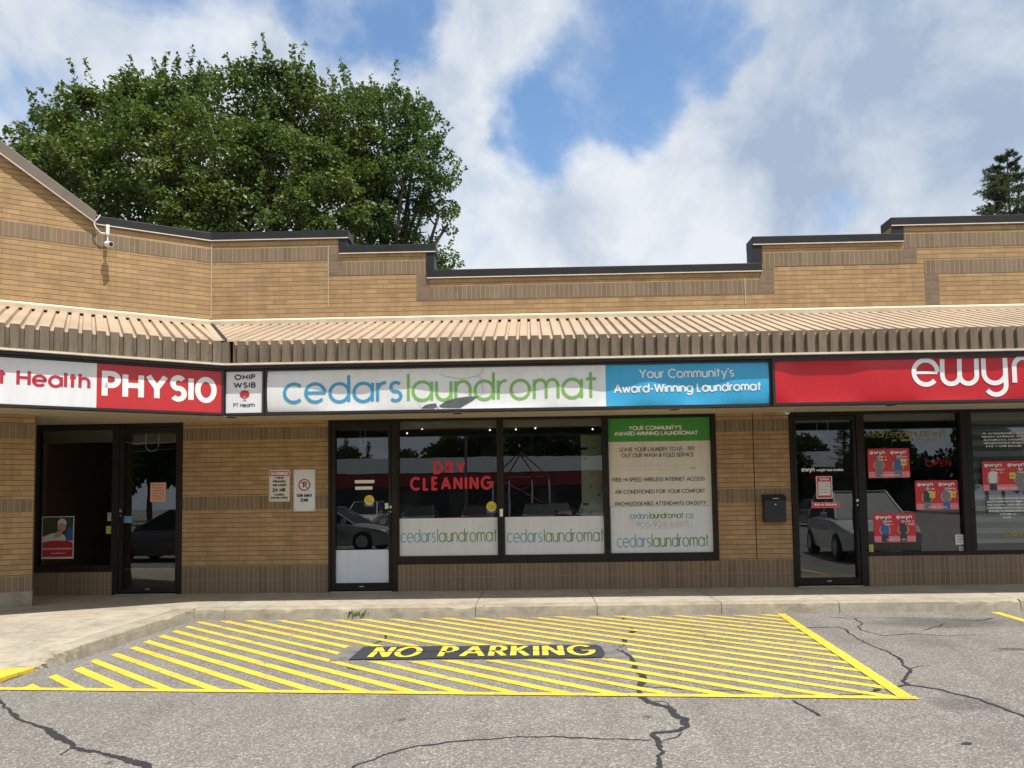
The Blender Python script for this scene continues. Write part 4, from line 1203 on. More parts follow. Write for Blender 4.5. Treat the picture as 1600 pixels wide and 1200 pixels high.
text(t, 'PHYSIO', lp(636, 600)[0], lp(1354, 640)[0], pb, ph, .066, YP - .004, gap=.30)
G['O'] = G_O
t.build_each('white_lettering', MT['ink_white'], s_p)
# ---------------------------------------------------------------- shopfronts
FY0, FY1, GY = 11.978, 12.11, 12.05       # frame front, frame back, glass plane
def zb_(px, py): return loc(px, py, YW)[1]
def frame_rect(x0, x1, z0, z1, wl, wr, wt_, wb_, y0=FY0, y1=FY1):
    m = MB()
    m.box(x0, x0 + wl, y0, y1, z0, z1); m.box(x1 - wr, x1, y0, y1, z0, z1)
    m.box(x0 + wl, x1 - wr, y0 + .002, y1 - .002, z1 - wt_, z1); m.box(x0 + wl, x1 - wr, y0 + .002, y1 - .002, z0, z0 + wb_)
    return m
def pane(x0, x1, z0, z1, parent, y=GY, name='pane'):
    m = MB(); m.rect(x0, x1, z0, z1, y); return m.build(name, MT['glass'], parent)
def window(x0, x1, z0, z1, wl, wr, wt_, wb_):
    f = frame_rect(x0, x1, z0, z1, wl, wr, wt_, wb_).build('window', MT['bronze'], plaza, bevel=.004)
    pane(x0 + wl - .004, x1 - wr + .004, z0 + wb_ - .004, z1 - wt_ + .004, f)
    return f
ZT = SOF - .004
def door(xo0, xo1, xl0, xl1, zl1, zg0, zg1, gx0, gx1, hx, panel=None):
    """outer jamb, leaf edges, leaf top, glass rectangle, side of the pull handle"""
    f = MB()
    f.box(xo0, xl0 - .006, FY0 - .006, FY1, .152, ZT); f.box(xl1 + .006, xo1, FY0 - .006, FY1, .152, ZT)
    f.box(xl0 - .006, xl1 + .006, FY0 - .004, FY1 - .002, zl1 + .006, ZT)
    f.build('door_frame', MT['bronze'], plaza, bevel=.004)
    th = MB(); th.box(xl0 - .006, xl1 + .006, FY0 - .05, FY1, .150, .168); th.build('threshold', MT['chrome'], plaza)
    y0, y1 = FY0 + .008, FY1 - .04
    l = MB()
    l.box(xl0, gx0, y0, y1, .18, zl1); l.box(gx1, xl1, y0, y1, .18, zl1)
    l.box(gx0, gx1, y0 + .002, y1 - .002, zg1, zl1); l.box(gx0, gx1, y0 + .002, y1 - .002, .18, zg0)
    d = l.build('door', MT['bronze'], plaza, bevel=.004)
    if panel:
        pane(gx0 - .004, gx1 + .004, panel, zg1 + .004, d, name='door_glass')
        m = MB(); m.box(gx0 - .003, gx1 + .003, GY - .012, GY + .01, zg0 - .003, panel); m.build('kick_panel', MT['film_blue'], d)
    else:
        pane(gx0 - .004, gx1 + .004, zg0 - .004, zg1 + .004, d, name='door_glass')
    h = MB(); h.tube([(hx, y0, 1.02), (hx, y0 - .05, 1.02), (hx, y0 - .05, 1.34), (hx, y0, 1.34)], .011, 8)
    h.build('handle', MT['bronze'], d, smooth=True)
    k = MB(); k.tube([(hx, y0 - .008, 1.46), (hx, y0 + .004, 1.46)], .022, 12); k.tube([(hx, y0 - .008, 1.385), (hx, y0 + .004, 1.385)], .012, 10); k.build('lock', MT['chrome'], d)
    b = MB(); xm = (xl0 + xl1) / 2; b.box(xm - .035, xm + .035, y0 - .002, y0 + .003, .225, .240); b.build('door_badge', MT['chrome'], d)
    return d
def hoop(px0, px1, py0, py1, label):
    x0, z1 = loc(px0, py0, 12.16); x1, z0 = loc(px1, py1, 12.16)
    r2 = (x1 - x0) / 2
    m = MB(); m.tube([(x0, 12.16, z1), (x0, 12.16, z0 + r2)] + [(a, 12.16, b) for a, b in arc(x0 + r2, z0 + r2, r2, r2, 180, 360)] + [(x1, 12.16, z1)], .009, 6)
    tag(m.build('door_chime_cord', MT['white_metal'], smooth=True), label, 'cord')
# laundromat door
xl0, xl1 = X(518), X(612)
door(xb + .004, X(621), xl0, xl1, zb_(560, 660), zb_(565, 911), zb_(565, 671), X(524), X(607), X(610.5), zb_(565, 859.5))
hoop(563, 571, 668, 697, 'white looped cord hanging inside the laundromat door glass')
# laundromat windows
WX = [X(617.5), X(782), X(947.5), xc - .004]
wz0 = sill_l + .004
pz0, pz1 = zb_(700, 869), zb_(700, 657)
ml = X(622) - X(617.5) - .01
window(X(621) + .002, WX[1], wz0, ZT, .022, .052, ZT - pz1, pz0 - wz0)
window(WX[1] + .001, WX[2], wz0, ZT, .052, .046, ZT - pz1, pz0 - wz0)
window(WX[2] + .001, WX[3], wz0, ZT, .046, .068, ZT - zb_(1030, 652), pz0 - wz0 + .01)
PYF = GY - .006       # films and stickers on the outside of the glass
def film(x0, x1, z0, z1, mat, y=PYF, mb=None):
    m = mb or MB(); m.box(x0, x1, y, y + .003, z0, z1); return m
def film_sign(px0, px1, py0, label, group, tx0, tx1):
    x0, x1, z1 = X(px0), X(px1), zb_((px0 + px1) / 2, py0)
    t_ = thing('window_film', label, 'window film', ((x0 + x1) / 2, PYF, pz0), group)
    film(x0, x1, pz0 + .006, z1, None).build('white_film', MT['film_white'], t_)
    c = (px0 + px1) / 2
    zb2 = zb_(c, 847.5); hc = (zb_(c, 826.5) - zb2)
    xs_ = X(tx0) + (X(tx1) - X(tx0)) * .372
    m = MB(); text(m, 'cedars', X(tx0), xs_ - .012, zb2, hc, .015, PYF - .002, gap=.20); m.build_each('blue_lettering', MT['ink_lblue'], t_)
    m = MB(); text(m, 'laundromat', xs_ + .012, X(tx1), zb2, hc, .014, PYF - .002, gap=.185); m.build_each('green_lettering', MT['ink_dgreen'], t_)
film_sign(622.5, 779, 809.5, 'white film with blue and green shop lettering low on the window beside the laundromat door', None, 625, 776)
film_sign(788.5, 945.5, 807, 'white film with blue and green shop lettering below the pale green board window', None, 791, 943)
def letter_thing(m, name, mat, label):
    a = np.array([tuple(p) for p in m.v]); lo = a.min(0); hi = a.max(0)
    r = thing(name, label, 'lettering', ((lo[0] + hi[0]) / 2, lo[1], lo[2]))
    m.build_each('word', mat, r)
    return r
# red window lettering
m = MB()
text(m, 'DRY', X(677), X(728), zb_(700, 740.5), zb_(700, 720.5) - zb_(700, 740.5), .042, PYF, gap=.5)
text(m, 'CLEANING', X(640), X(770), zb_(705, 766), zb_(705, 744) - zb_(705, 766), .042, PYF, gap=.5)
letter_thing(m, 'window_lettering', MT['ink_dry'], 'red DRY CLEANING lettering stuck across the window beside the laundromat door')
# tall poster filling the third window
x0, x1 = X(952.5), X(1113)
zt_, zg, zc, zbm = zb_(1030, 652.5), zb_(1030, 689), zb_(1030, 791), zb_(1035, 865)
ps = thing('window_poster', 'tall green, cream and white poster filling the right laundromat window', 'poster', ((x0 + x1) / 2, PYF, zbm))
film(x0, x1, zg, zt_, None).build('green_panel', MT['film_green'], ps)
film(x0, x1, zc + .004, zg - .001, None).build('cream_panel', MT['film_cream'], ps)
film(x0 + .012, x1, zbm, zc, None).build('white_panel', MT['film_white'], ps)
def line(mb, s, px0, px1, pyb, hpx, w, px=None, y=PYF - .002, gap=.22):
    c = (px0 + px1) / 2; b = zb_(c, pyb); text(mb, s, X(px0), X(px1), b, zb_(c, pyb - hpx) - b, w, y, gap=gap)
m = MB(); line(m, "YOUR COMMUNITY'S", 985, 1069, 671.5, 7.2, .015); line(m, 'AWARD-WINNING LAUNDROMAT', 962, 1094, 680, 7.2, .015); m.build_each('white_lettering', MT['ink_white'], ps)
m = MB()
line(m, 'LEAVE YOUR LAUNDRY TO US - TRY', 970, 1089, 705, 7.2, .0125)
line(m, 'OUT OUR WASH & FOLD SERVICE', 973, 1087, 714, 7.0, .0125)
line(m, 'FREE HI-SPEED WIRELESS INTERNET ACCESS', 957.5, 1103, 752, 6.6, .0125)
line(m, 'AIR CONDITIONED FOR YOUR COMFORT', 961, 1103, 771, 6.6, .0125)
line(m, 'KNOWLEDGEABLE ATTENDANTS ON DUTY', 961, 1104, 789.5, 6.4, .0125)
m.build_each('grey_lettering', MT['ink_grey'], ps)
m = MB()
xx0, xx1, z0, z1 = X(969), X(1081), zb_(1025, 733.5), zb_(1025, 727)
for a in ((xx0, xx1, z0, z0 + .004), (xx0, xx1, z1 - .004, z1), (xx0, xx0 + .004, z0, z1), (X(1031), X(1031) + .004, z0, z1)): m.rect(*a, PYF - .002)
xx0, xx1, z0, z1 = X(988), X(1081), zb_(1035, 826), zb_(1035, 812.5)
for a in ((xx0, xx1, z0, z0 + .004), (xx0, xx1, z1 - .004, z1), (xx0, xx0 + .004, z0, z1), (xx1 - .004, xx1, z0, z1)): m.rect(*a, PYF - .002)
line(m, '905.928.6885', 992, 1077, 824, 9.5, .012)
m.build_each('faded_lettering', MT['ink_pale'], ps)
m = MB(); scribble(m, X(1081), X(1089), zb_(1085, 732), .03, PYF - .002, 3, 1.0); m.build('small_print', MT['ink_grey'], ps)
def two_tone(root, px0, px1, pyb, hpx, w, tail=''):
    k = X(px0) + (X(px1) - X(px0)) * (.372 if not tail else .30)
    c = (px0 + px1) / 2; b = zb_(c, pyb); h = zb_(c, pyb - hpx) - b
    m = MB(); text(m, 'cedars', X(px0), k - .006, b, h, w, PYF - .002, gap=.2); 
    if tail: text(m, tail, X(px1) - (X(px1) - X(px0)) * .13, X(px1), b, h, w, PYF - .002, gap=.2)
    m.build_each('blue_lettering', MT['ink_lblue'], root)
    m = MB(); text(m, 'laundromat', k + .008, X(px1) - ((X(px1) - X(px0)) * .15 if tail else 0), b, h, w, PYF - .002, gap=.185)
    m.build_each('green_lettering', MT['ink_dgreen'], root)
two_tone(ps, 984, 1083, 810.5, 10, .012, '.ca')
two_tone(ps, 962.5, 1107, 855, 20.5, .0145)
# stickers on the laundromat glass
def round_sticker(px, py, r, label):
    x, z = loc(px, py, PYF)
    t_ = thing('round_sticker', label, 'sticker', (x, PYF, z - r), 'round yellow stickers on the laundromat glass')
    m = MB(); m.flat([(x - r * 1.1, z - r * .75), (x - r * .8, z - r * 1.3), (x + r * .8, z - r * 1.3), (x + r * 1.1, z - r * .75)], PYF); m.build('blue_base', MT['sticker_blue'], t_)
    m = MB(); m.disc(x, z, r, PYF - .002); m.build('yellow_disc', MT['sticker_yellow'], t_)
    m = MB()
    for i in range(4): scribble(m, x - r * .7, x + r * .7, z + r * (.45 - .3 * i), r * .18, PYF - .003, i)
    m.build('small_print', MT['ink_grey'], t_)
round_sticker(577, 781.5, .078, 'round yellow sticker with blue base on the laundromat door glass')
round_sticker(768, 791.5, .08, 'round yellow sticker with blue base beside the mullion of the first laundromat window')
m = MB(); m.box(X(553.5), X(584), PYF, PYF + .002, zb_(569, 755), zb_(569, 750)); m.box(X(554), X(581), PYF, PYF + .002, zb_(569, 765), zb_(569, 760))
tag(m.build('door_notice', MT['paper']), 'pair of thin white notice strips on the laundromat door glass', 'notice')
m = MB(); m.box(X(601), X(607), GY - .03, GY - .008, zb_(604, 795), zb_(604, 786)); tag(m.build('door_sensor', MT['white_metal'], bevel=.003), 'small white sensor box beside the laundromat door lock', 'sensor')
m = MB(); m.box(X(780.5), X(785.5), FY0 - .012, FY0 - .001, zb_(783, 807), zb_(783, 795)); tag(m.build('door_sensor', MT['white_metal'], bevel=.003), 'small white box on the mullion between the lettered laundromat windows', 'sensor')
# pale board leaning inside the second window, string lights
bx0, bx1 = loc(908.5, 740, 12.3)[0], loc(952, 740, 12.3)[0]
bz0, bz1 = loc(925, 812, 12.3)[1], loc(925, 679.5, 12.3)[1]
t_ = thing('pale_board', 'pale green perforated board standing inside the second laundromat window', 'board', ((bx0 + bx1) / 2, 12.3, bz0))
m = MB(); m.box(bx0, bx1, 12.3, 12.33, bz0 - .5, bz1); m.build('panel', MT['board'], t_)
m = MB()
for px, py in ((928, 700), (915, 717), (925, 741), (923, 760), (936, 773), (924, 802)): x, z = loc(px, py, 12.295); m.disc(x, z, .018, 12.297, 10)
m.build('hole_pattern', MT['ink_grey'], t_)
m = MB()
for py in (701, 788): 
    z = loc(915, py, 12.29)[1]; m.cut().box(bx0 - .03, bx0 + .10, 12.28, 12.299, z - .02, z + .02)
m.build_each('clip', MT['bronze'], t_)
m = MB(); w_ = MB(); last = None
for px, py in ((636, 677), (659.5, 670), (689, 666), (737.5, 666), (765.5, 672), (806, 671), (836.5, 669), (880, 662.5), (926, 670.5), (942, 668)):
    x, z = loc(px, py, 12.4); m.cut().ball((x, 12.4, z), .014, nu=8, nv=6)
    if last: w_.tube([last, ((last[0] + x) / 2, 12.41, (last[2] + z) / 2 - .01), (x, 12.41, z)], .0025, 5)
    last = (x, 12.41, z)
t_ = thing('string_lights', 'string of small white bulbs hung inside along the top of the laundromat windows', 'string lights', (0, 12.4, 2.6))
m.build_each('bulb', MT['bulb'], t_); w_.build('cord', MT['ink_black'], t_)

# weight loss shop: door, windows
door(xd + .004, X(1352), X(1241), X(1340), zb_(1290, 650), zb_(1295, 903), zb_(1285, 656), X(1246.5), X(1336), X(1338.5))
hoop(1276, 1294, 659, 681, 'white looped cord hanging inside the door of the right hand shop')
ez0 = sill_e + .004; ep0 = zb_(1430, 862); ep1 = zb_(1420, 645.5)
ex1, ex2, ex3 = X(1352) + .002, X(1513), X(1690)
window(ex1, ex2, ez0, ZT, .012, .085, ZT - ep1, ep0 - ez0)
window(ex2 + .001, ex3, ez0, ZT, .085, .05, ZT - ep1, ep0 - ez0)
window(ex3 + .001, xf - .004, ez0, ZT, .05, .06, ZT - ep1, ep0 - ez0)
m = MB(); text(m, 'ewyn', X(1255), X(1276), zb_(1265, 737), .075, .014, PYF, gap=.2); text(m, 'weight loss studios', X(1278.5), X(1321), zb_(1300, 736), .042, .009, PYF, gap=.3)
letter_thing(m, 'door_lettering', MT['ink_white'], 'small white lettering across the door glass of the right hand shop')
x0, x1, z0, z1 = X(1277.5), X(1302.5), zb_(1290, 779), zb_(1290, 744)
t_ = thing('hours_sign', 'red bordered white opening hours card on the right hand shop door', 'notice', ((x0 + x1) / 2, PYF, z0))
m = MB(); m.box(x0, x1, PYF, PYF + .002, z0, z1); m.build('card', MT['paper'], t_)
m = MB(); m.rect(x0 + .012, x1 - .012, z0 + .012, z1 - .012, PYF - .001); m.build('red_panel', MT['poster_red'], t_)
m = MB(); m.rect(x0 + .03, x1 - .03, z0 + .05, z1 - .085, PYF - .002); m.build('white_panel', MT['paper'], t_)
m = MB()
for i in range(7): scribble(m, x0 + .04, x1 - .04, z1 - .115 - i * .024, .012, PYF - .003, i + 40)
m.build('small_print', MT['ink_grey'], t_)
m = MB(); text(m, 'OPEN', x0 + .05, x1 - .05, z1 - .065, .035, .008, PYF - .003, gap=.4); m.build_each('white_lettering', MT['ink_white'], t_)
x0, x1, z0, z1 = X(1269.5), X(1312), zb_(1291, 793.5), zb_(1291, 784.5)
t_ = thing('walk_in_sign', 'narrow red strip sign below the opening hours card on the right hand door', 'notice', ((x0 + x1) / 2, PYF, z0))
m = MB(); m.box(x0, x1, PYF, PYF + .002, z0, z1); m.build('card', MT['poster_pink'], t_)
m = MB(); m.rect(x0 + .008, x1 - .008, z0 + .008, z1 - .008, PYF - .001); m.build('red_panel', MT['poster_red'], t_)
m = MB(); text(m, 'Walk-ins Welcome', x0 + .03, x1 - .03, z0 + .03, .045, .008, PYF - .002); m.build_each('white_lettering', MT['ink_white'], t_)
def rrect(x0, x1, z0, z1, r):
    return [p for c in ((x1 - r, z0 + r, -90), (x1 - r, z1 - r, 0), (x0 + r, z1 - r, 90), (x0 + r, z0 + r, 180)) for p in arc(c[0], c[1], r, r, c[2], c[2] + 90, 4)]
def person_print(root, cx, z0, h, shirt, legs, seed, y=PYF - .003, sign=None):
    """a printed figure: legs, torso with arms, head"""
    q = random.Random(seed); s = h
    m = MB(); m.flat([(cx - .15 * s, z0), (cx + .15 * s, z0), (cx + .155 * s, z0 + .38 * s), (cx - .155 * s, z0 + .38 * s)], y); m.build('printed_legs', MT[legs], root)
    m = MB()
    m.flat([(cx - .155 * s, z0 + .3 * s), (cx + .155 * s, z0 + .3 * s), (cx + .17 * s, z0 + .52 * s), (cx + .19 * s, z0 + .72 * s), (cx + .06 * s, z0 + .8 * s), (cx - .06 * s, z0 + .8 * s), (cx - .19 * s, z0 + .72 * s), (cx - .17 * s, z0 + .52 * s)], y - .0005)
    m.build('printed_torso', MT[shirt], root)
    m = MB(); m.disc(cx, z0 + .9 * s, .075 * s, y - .001, 16, .1 * s)
    m.flat([(cx - .03 * s, z0 + .78 * s), (cx + .03 * s, z0 + .78 * s), (cx + .03 * s, z0 + .85 * s), (cx - .03 * s, z0 + .85 * s)], y - .0011)
    for d_ in (-1, 1):
        P = [(cx + d_ * .175 * s, z0 + .66 * s), (cx + d_ * .225 * s, z0 + .48 * s), (cx + d_ * (.19 if q.random() < .5 else .12) * s, z0 + .34 * s)]
        ribbon(m, P, .05 * s, lambda a, b: (a, y - .0008, b))
    m.build('printed_skin', MT['skin'], root)
    m = MB(); m.flat(arc(cx, z0 + .93 * s, .08 * s, .085 * s, 0, 180, 8), y - .0015); m.build('printed_hair', MT['shirt_dark'], root)
    if sign:
        m = MB(); m.rect(cx + sign * s, cx + (sign + .24) * s, z0 + .48 * s, z0 + .74 * s, y - .002); m.build('printed_note', MT['sticker_yellow'], root)
        m = MB(); scribble(m, cx + (sign + .05) * s, cx + (sign + .2) * s, z0 + .56 * s, .08 * s, y - .0025, seed); m.build('note_print', MT['ink_grey'], root)
def ewyn_board(pxs, label, people, skew=0.0):
    (a0, b0), (a1, b1) = pxs
    x0, x1 = X(a0), X(a1); z1, z0 = zb_((a0 + a1) / 2, b0), zb_((a0 + a1) / 2, b1)
    w, h = x1 - x0, z1 - z0
    t_ = thing('photo_poster', label, 'poster', ((x0 + x1) / 2, PYF, z0), 'red before and after posters in the right hand shop windows')
    m = MB(); m.prism_y(rrect(x0, x1, z0, z1, .02), PYF, PYF + .003); m.build('red_print', MT['poster_red'], t_)
    m = MB(); m.rect(x0 + .005, x1 - .005, z0 + .006, z0 + h * .215, PYF - .001); m.build('pink_band', MT['poster_pink'], t_)
    for i, (fx, shirt, legs, sg_) in enumerate(people):
        person_print(t_, x0 + fx * w, z0 + .01, h * .80, shirt, legs, int(a0) + i, sign=sg_)
    m = MB()
    for f in (.02, .52):
        text(m, 'ewyn', x0 + w * (f + .02), x0 + w * (f + .40), z1 - h * .20, h * .15, h * .032, PYF - .006, gap=.2)
        for k in range(2): scribble(m, x0 + w * (f + .24), x0 + w * (f + .45), z1 - h * (.31 + .10 * k), h * .06, PYF - .006, int(a0) + k + int(f * 10))
    scribble(m, x0 + w * .3, x0 + w * .75, z0 + h * .07, h * .055, PYF - .006, int(a1))
    m.build_each('white_lettering', MT['ink_white'], t_)
ewyn_board(((1360, 700.5), (1425.5, 746.5)), 'red poster of two people nearest the door, the left figure in grey', [(.26, 'shirt_grey', 'shirt_grey', None), (.72, 'shirt_blue', 'shirt_grey', .12)])
ewyn_board(((1432.5, 750.5), (1499.5, 796.5)), 'red poster with a patterned dark top and two yellow notes, beside the broad mullion', [(.28, 'shirt_dark', 'shirt_grey', .08), (.72, 'shirt_grey', 'shirt_blue', .16)])
ewyn_board(((1365, 802), (1430.5, 847.5)), 'lowest red poster of a man in a bright blue shirt and one in dark navy', [(.26, 'shirt_blue', 'shirt_dark', None), (.70, 'shirt_dark', 'shirt_dark', None)])
ewyn_board(((1539, 720), (1612, 767)), 'red poster of a person in a white top in front of the striped blind', [(.22, 'shirt_white', 'shirt_dark', None), (.80, 'shirt_grey', 'shirt_grey', -.42)])
m = MB()
text(m, 'Real People', X(1361), X(1431), zb_(1395, 683), .11, .007, PYF, slant=.35, gap=.16)
text(m, 'Real Results', X(1423), X(1486), zb_(1455, 682), .11, .007, PYF, slant=.35, gap=.16)
scribble(m, X(1400), X(1472), zb_(1435, 688.5), .035, PYF, 77)
letter_thing(m, 'window_lettering', MT['ink_gold'], 'gold script lettering across the top of the right hand shop window')
# dim open sign hanging inside
t_ = thing('open_sign', 'dim red OPEN sign ringed in blue hanging inside the right hand shop window', 'sign', (X(1466), 12.35, zb_(1466, 735)))
m = MB(); L_ = lambda px, py: loc(px, py, 12.35)
text(m, 'OPEN', L_(1446, 725)[0], L_(1486, 725)[0], L_(1465, 729)[1], .10, .013, 12.35, gap=.35); m.build('red_tube', MT['neon_red'], t_)
m = MB(); c = L_(1465, 724); m.tube([(a, 12.36, b) for a, b in arc(c[0], c[1], .30, .14, 0, 360, 40)], .007, 6); m.build('blue_tube', MT['neon_blue'], t_)
# small notices low on the glass
def notice(a, label, mat, rows, kind='sticker', name='glass_sticker', mat2='ink_grey'):
    x0, x1, z0, z1 = X(a[0], PYF, a[1]), X(a[2], PYF, a[3]), loc((a[0] + a[2]) / 2, a[3], PYF)[1], loc((a[0] + a[2]) / 2, a[1], PYF)[1]
    t_ = thing(name, label, kind, ((x0 + x1) / 2, PYF, z0))
    m = MB(); m.box(x0, x1, PYF, PYF + .002, z0, z1); m.build('card', MT[mat], t_)
    m = MB(); h = (z1 - z0) / (rows + 1)
    for i in range(rows): scribble(m, x0 + (x1 - x0) * .12, x1 - (x1 - x0) * .12, z1 - h * (i + 1.1), h * .5, PYF - .001, int(a[0]) + i)
    m.build('small_print', MT[mat2], t_)
    return t_
notice((1352.5, 851, 1365, 863), 'lime green square sticker low beside the right hand shop door', 'sticker_lime', 2)
notice((1492.5, 835, 1515, 851), 'white notice with black print at the lower right corner of the poster window', 'paper', 3, 'notice', 'notice_card', 'ink_black')
notice((1498.5, 853, 1513.5, 861.5), 'small grey sticker under the white notice beside the broad mullion', 'ink_pale', 2)
# striped blind and writing in the far window
by = 12.14
b0, b1 = X(1526), X(1688); bt, bb_ = zb_(1580, 652), loc(1580, 846, by)[1]
t_ = thing('striped_blind', 'grey banded sheer blind lowered in the rightmost shop window', 'blind', ((b0 + b1) / 2, by, bb_))
m = MB(); m2 = MB(); z = bt; k = 0
while z > bb_ + .03:
    (m if k % 2 == 0 else m2).box(b0, b1, by + .002 * (k % 2), by + .003 + .002 * (k % 2), max(bb_, z - .085), z - .0005); z -= .085; k += 1
m.build('light_band', MT['blind'], t_); m2.build('dark_band', MT['blind_dark'], t_)
m = MB(); m.box(b0, b1, by - .03, by + .04, bt, ZT - .02); m.build('cassette', MT['blind_beige'], t_)
m = MB(); m.box(b0, b1, by - .008, by + .01, bb_ - .02, bb_); m.build('bottom_bar', MT['white_metal'], t_)
m = MB()
for i, (pa, pb) in enumerate(((1543, 1600), (1541, 1602), (1544, 1598), (1544, 1600), (1547, 1592))): scribble(m, X(pa), X(pb + 12), zb_(1570, 678 + i * 5), .03, PYF, 90 + i, .95)
for i, (pa, pb) in enumerate(((1548, 1600), (1544, 1602), (1544, 1600), (1544, 1602), (1546, 1600), (1564, 1588), (1568, 1582))): scribble(m, X(pa), X(pb + (12 if i < 5 else 0)), zb_(1570, 780 + i * 5), .032, PYF, 190 + i, .95)
letter_thing(m, 'window_lettering', MT['ink_white'], 'small white testimonial lettering on the rightmost window above and below its poster')
m = MB(); text(m, 'Lose', X(1567), X(1590), zb_(1580, 838), .10, .012, PYF, slant=.35, gap=.1); scribble(m, X(1592), X(1625), zb_(1600, 838), .07, PYF, 31)
letter_thing(m, 'window_lettering', MT['ink_gold'], 'gold script lettering at the bottom of the rightmost shop window')

# physio shopfront
def zl(px, py): return loc(px, py, YW)[1]
door(X(178.5), xa - .004, X(187), X(279), zl(232, 668), zl(235, 921), zl(232, 677), X(192), X(275), X(189.5))
hoop(228, 248, 676, 705, 'white looped cord hanging inside the physio door glass')
window(xp0 + .002, X(178.5) - .002, sill_p + .004, ZT, .05, .03, ZT - zl(115, 672), zl(115, 884) - sill_p)
m = MB(); m.box(X(58), X(182), 12.13, 12.16, zl(120, 691), ZT - .03); tag(m.build('roller_blind', MT['blind_beige']), 'beige roller blind pulled slightly down in the physio window', 'blind')
x0, x1, z0, z1 = X(64), X(114), zl(89, 873.5), zl(89, 807)
t_ = thing('window_poster', 'poster of a white haired person above a red band in the physio window', 'poster', ((x0 + x1) / 2, PYF, z0))
w, h = x1 - x0, z1 - z0
m = MB(); m.box(x0, x1, PYF, PYF + .003, z0, z1); m.build('white_card', MT['paper'], t_)
m = MB(); m.rect(x0 + .012, x1 - .012, z0 + h * .42, z1 - .012, PYF - .001); m.build('dark_foliage', MT['print_green'], t_)
m = MB(); m.flat([(x0 + .012, z0 + h * .42), (x0 + w * .78, z0 + h * .42), (x0 + w * .72, z0 + h * .55), (x0 + w * .55, z0 + h * .62), (x0 + w * .3, z0 + h * .60), (x0 + .012, z0 + h * .52)], PYF - .0015); m.disc(x0 + w * .63, z0 + h * .84, w * .14, PYF - .0016, 16); m.build('white_shirt_and_hair', MT['shirt_white'], t_)
m = MB(); m.disc(x0 + w * .62, z0 + h * .74, w * .135, PYF - .002, 16); m.flat([(x0 + w * .38, z0 + h * .5), (x0 + w * .6, z0 + h * .52), (x0 + w * .66, z0 + h * .66), (x0 + w * .45, z0 + h * .64)], PYF - .0019); m.build('face_and_hand', MT['skin'], t_)
m = MB(); m.flat([(x0 + w * .74, z0 + h * .42), (x1 - .012, z0 + h * .42), (x1 - .012, z0 + h * .75), (x0 + w * .80, z0 + h * .72)], PYF - .0018); m.build('blue_shirt', MT['shirt_blue'], t_)
m = MB(); m.flat([(x0 + .012, z0 + .03), (x1 - .012, z0 + .03), (x1 - .012, z0 + h * .38)] + arc(x0 + w * .5, z0 + h * .37, w * .48, h * .06, 10, 170, 10) + [(x0 + .012, z0 + h * .38)], PYF - .003); m.build('red_band', MT['acr_red'], t_)
m = MB(); scribble(m, x0 + w * .06, x0 + w * .94, z0 + h * .22, .028, PYF - .004, 5, 1); scribble(m, x0 + w * .3, x0 + w * .75, z0 + h * .12, .016, PYF - .004, 6, 1); m.build('white_print', MT['ink_white'], t_)
notice((235, 754, 259, 784), 'peach paper notice taped inside the physio door', 'paper_peach', 6, 'notice', 'notice_card')
notice((168, 801, 178, 814), 'grey hours sticker on the physio window beside the door', 'ink_pale', 4)
notice((166, 822, 177.5, 834), 'lime sticker below the grey one on the physio window', 'sticker_lime', 2)
notice((192.5, 806.5, 206, 817), 'light blue sticker on the physio door beside the lock', 'ink_lblue', 2)

# rooms behind the glass
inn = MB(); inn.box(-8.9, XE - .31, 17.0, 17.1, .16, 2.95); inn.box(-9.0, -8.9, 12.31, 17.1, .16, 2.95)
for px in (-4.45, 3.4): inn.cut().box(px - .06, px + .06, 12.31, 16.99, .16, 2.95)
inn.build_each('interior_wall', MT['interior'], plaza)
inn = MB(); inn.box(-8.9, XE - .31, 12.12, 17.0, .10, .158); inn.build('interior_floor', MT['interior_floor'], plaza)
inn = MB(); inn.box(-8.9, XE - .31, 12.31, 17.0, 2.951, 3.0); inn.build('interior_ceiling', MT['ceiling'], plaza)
inn = MB()
for x0, x1 in ((-4.2, 3.2), (3.6, 9)): inn.cut().box(x0, x1, 12.32, 12.5, 2.72, 2.95)
inn.build_each('bulkhead', MT['ceiling'], plaza)

# ---------------------------------------------------------------- things on the walls
def wall_sign(px0, py0, px1, py1, name, label):
    x0, x1 = X(px0, 11.985, py0), X(px1, 11.985, py0); c = (px0 + px1) / 2
    z1, z0 = loc(c, py0, 11.985)[1], loc(c, py1, 11.985)[1]
    return thing(name, label, 'sign', ((x0 + x1) / 2, 11.985, z0)), x0, x1, z0, z1
ts, x0, x1, z0, z1 = wall_sign(420.3, 734.2, 453, 784, 'warning_sign', 'white camera warning sign with red heading on the brick wall')
yy = 11.985
m = MB(); m.prism_y(rrect(x0, x1, z0, z1, .02), yy, yy + .008); m.build('plate', MT['film_cream'], ts, bevel=0)
m = MB(); m.rect(x0 + .018, x1 - .018, z1 - .093, z1 - .02, yy - .001); m.build('red_heading', MT['ink_red'], ts)
m = MB(); text(m, 'WARNING!', x0 + .03, x1 - .03, z1 - .082, .05, .011, yy - .002, gap=.3); m.build_each('heading_lettering', MT['ink_white'], ts)
m = MB(); H_ = z1 - z0
for s, f, fw, hh, w in (('THESE', .285, .42, .036, .010), ('PREMISES', .40, .62, .036, .010), ('ARE UNDER', .515, .68, .036, .010), ('24 HR.', .695, .68, .062, .016), ('CAMERA', .815, .5, .036, .010), ('SURVEILLANCE', .91, .82, .036, .010)):
    c = (x0 + x1) / 2; text(m, s, c - (x1 - x0) * fw / 2, c + (x1 - x0) * fw / 2, z1 - H_ * f, hh, w, yy - .001, gap=.3)
for sx in (.12, .88): m.disc(x0 + (x1 - x0) * sx, z0 + .025, .006, yy - .002, 8)
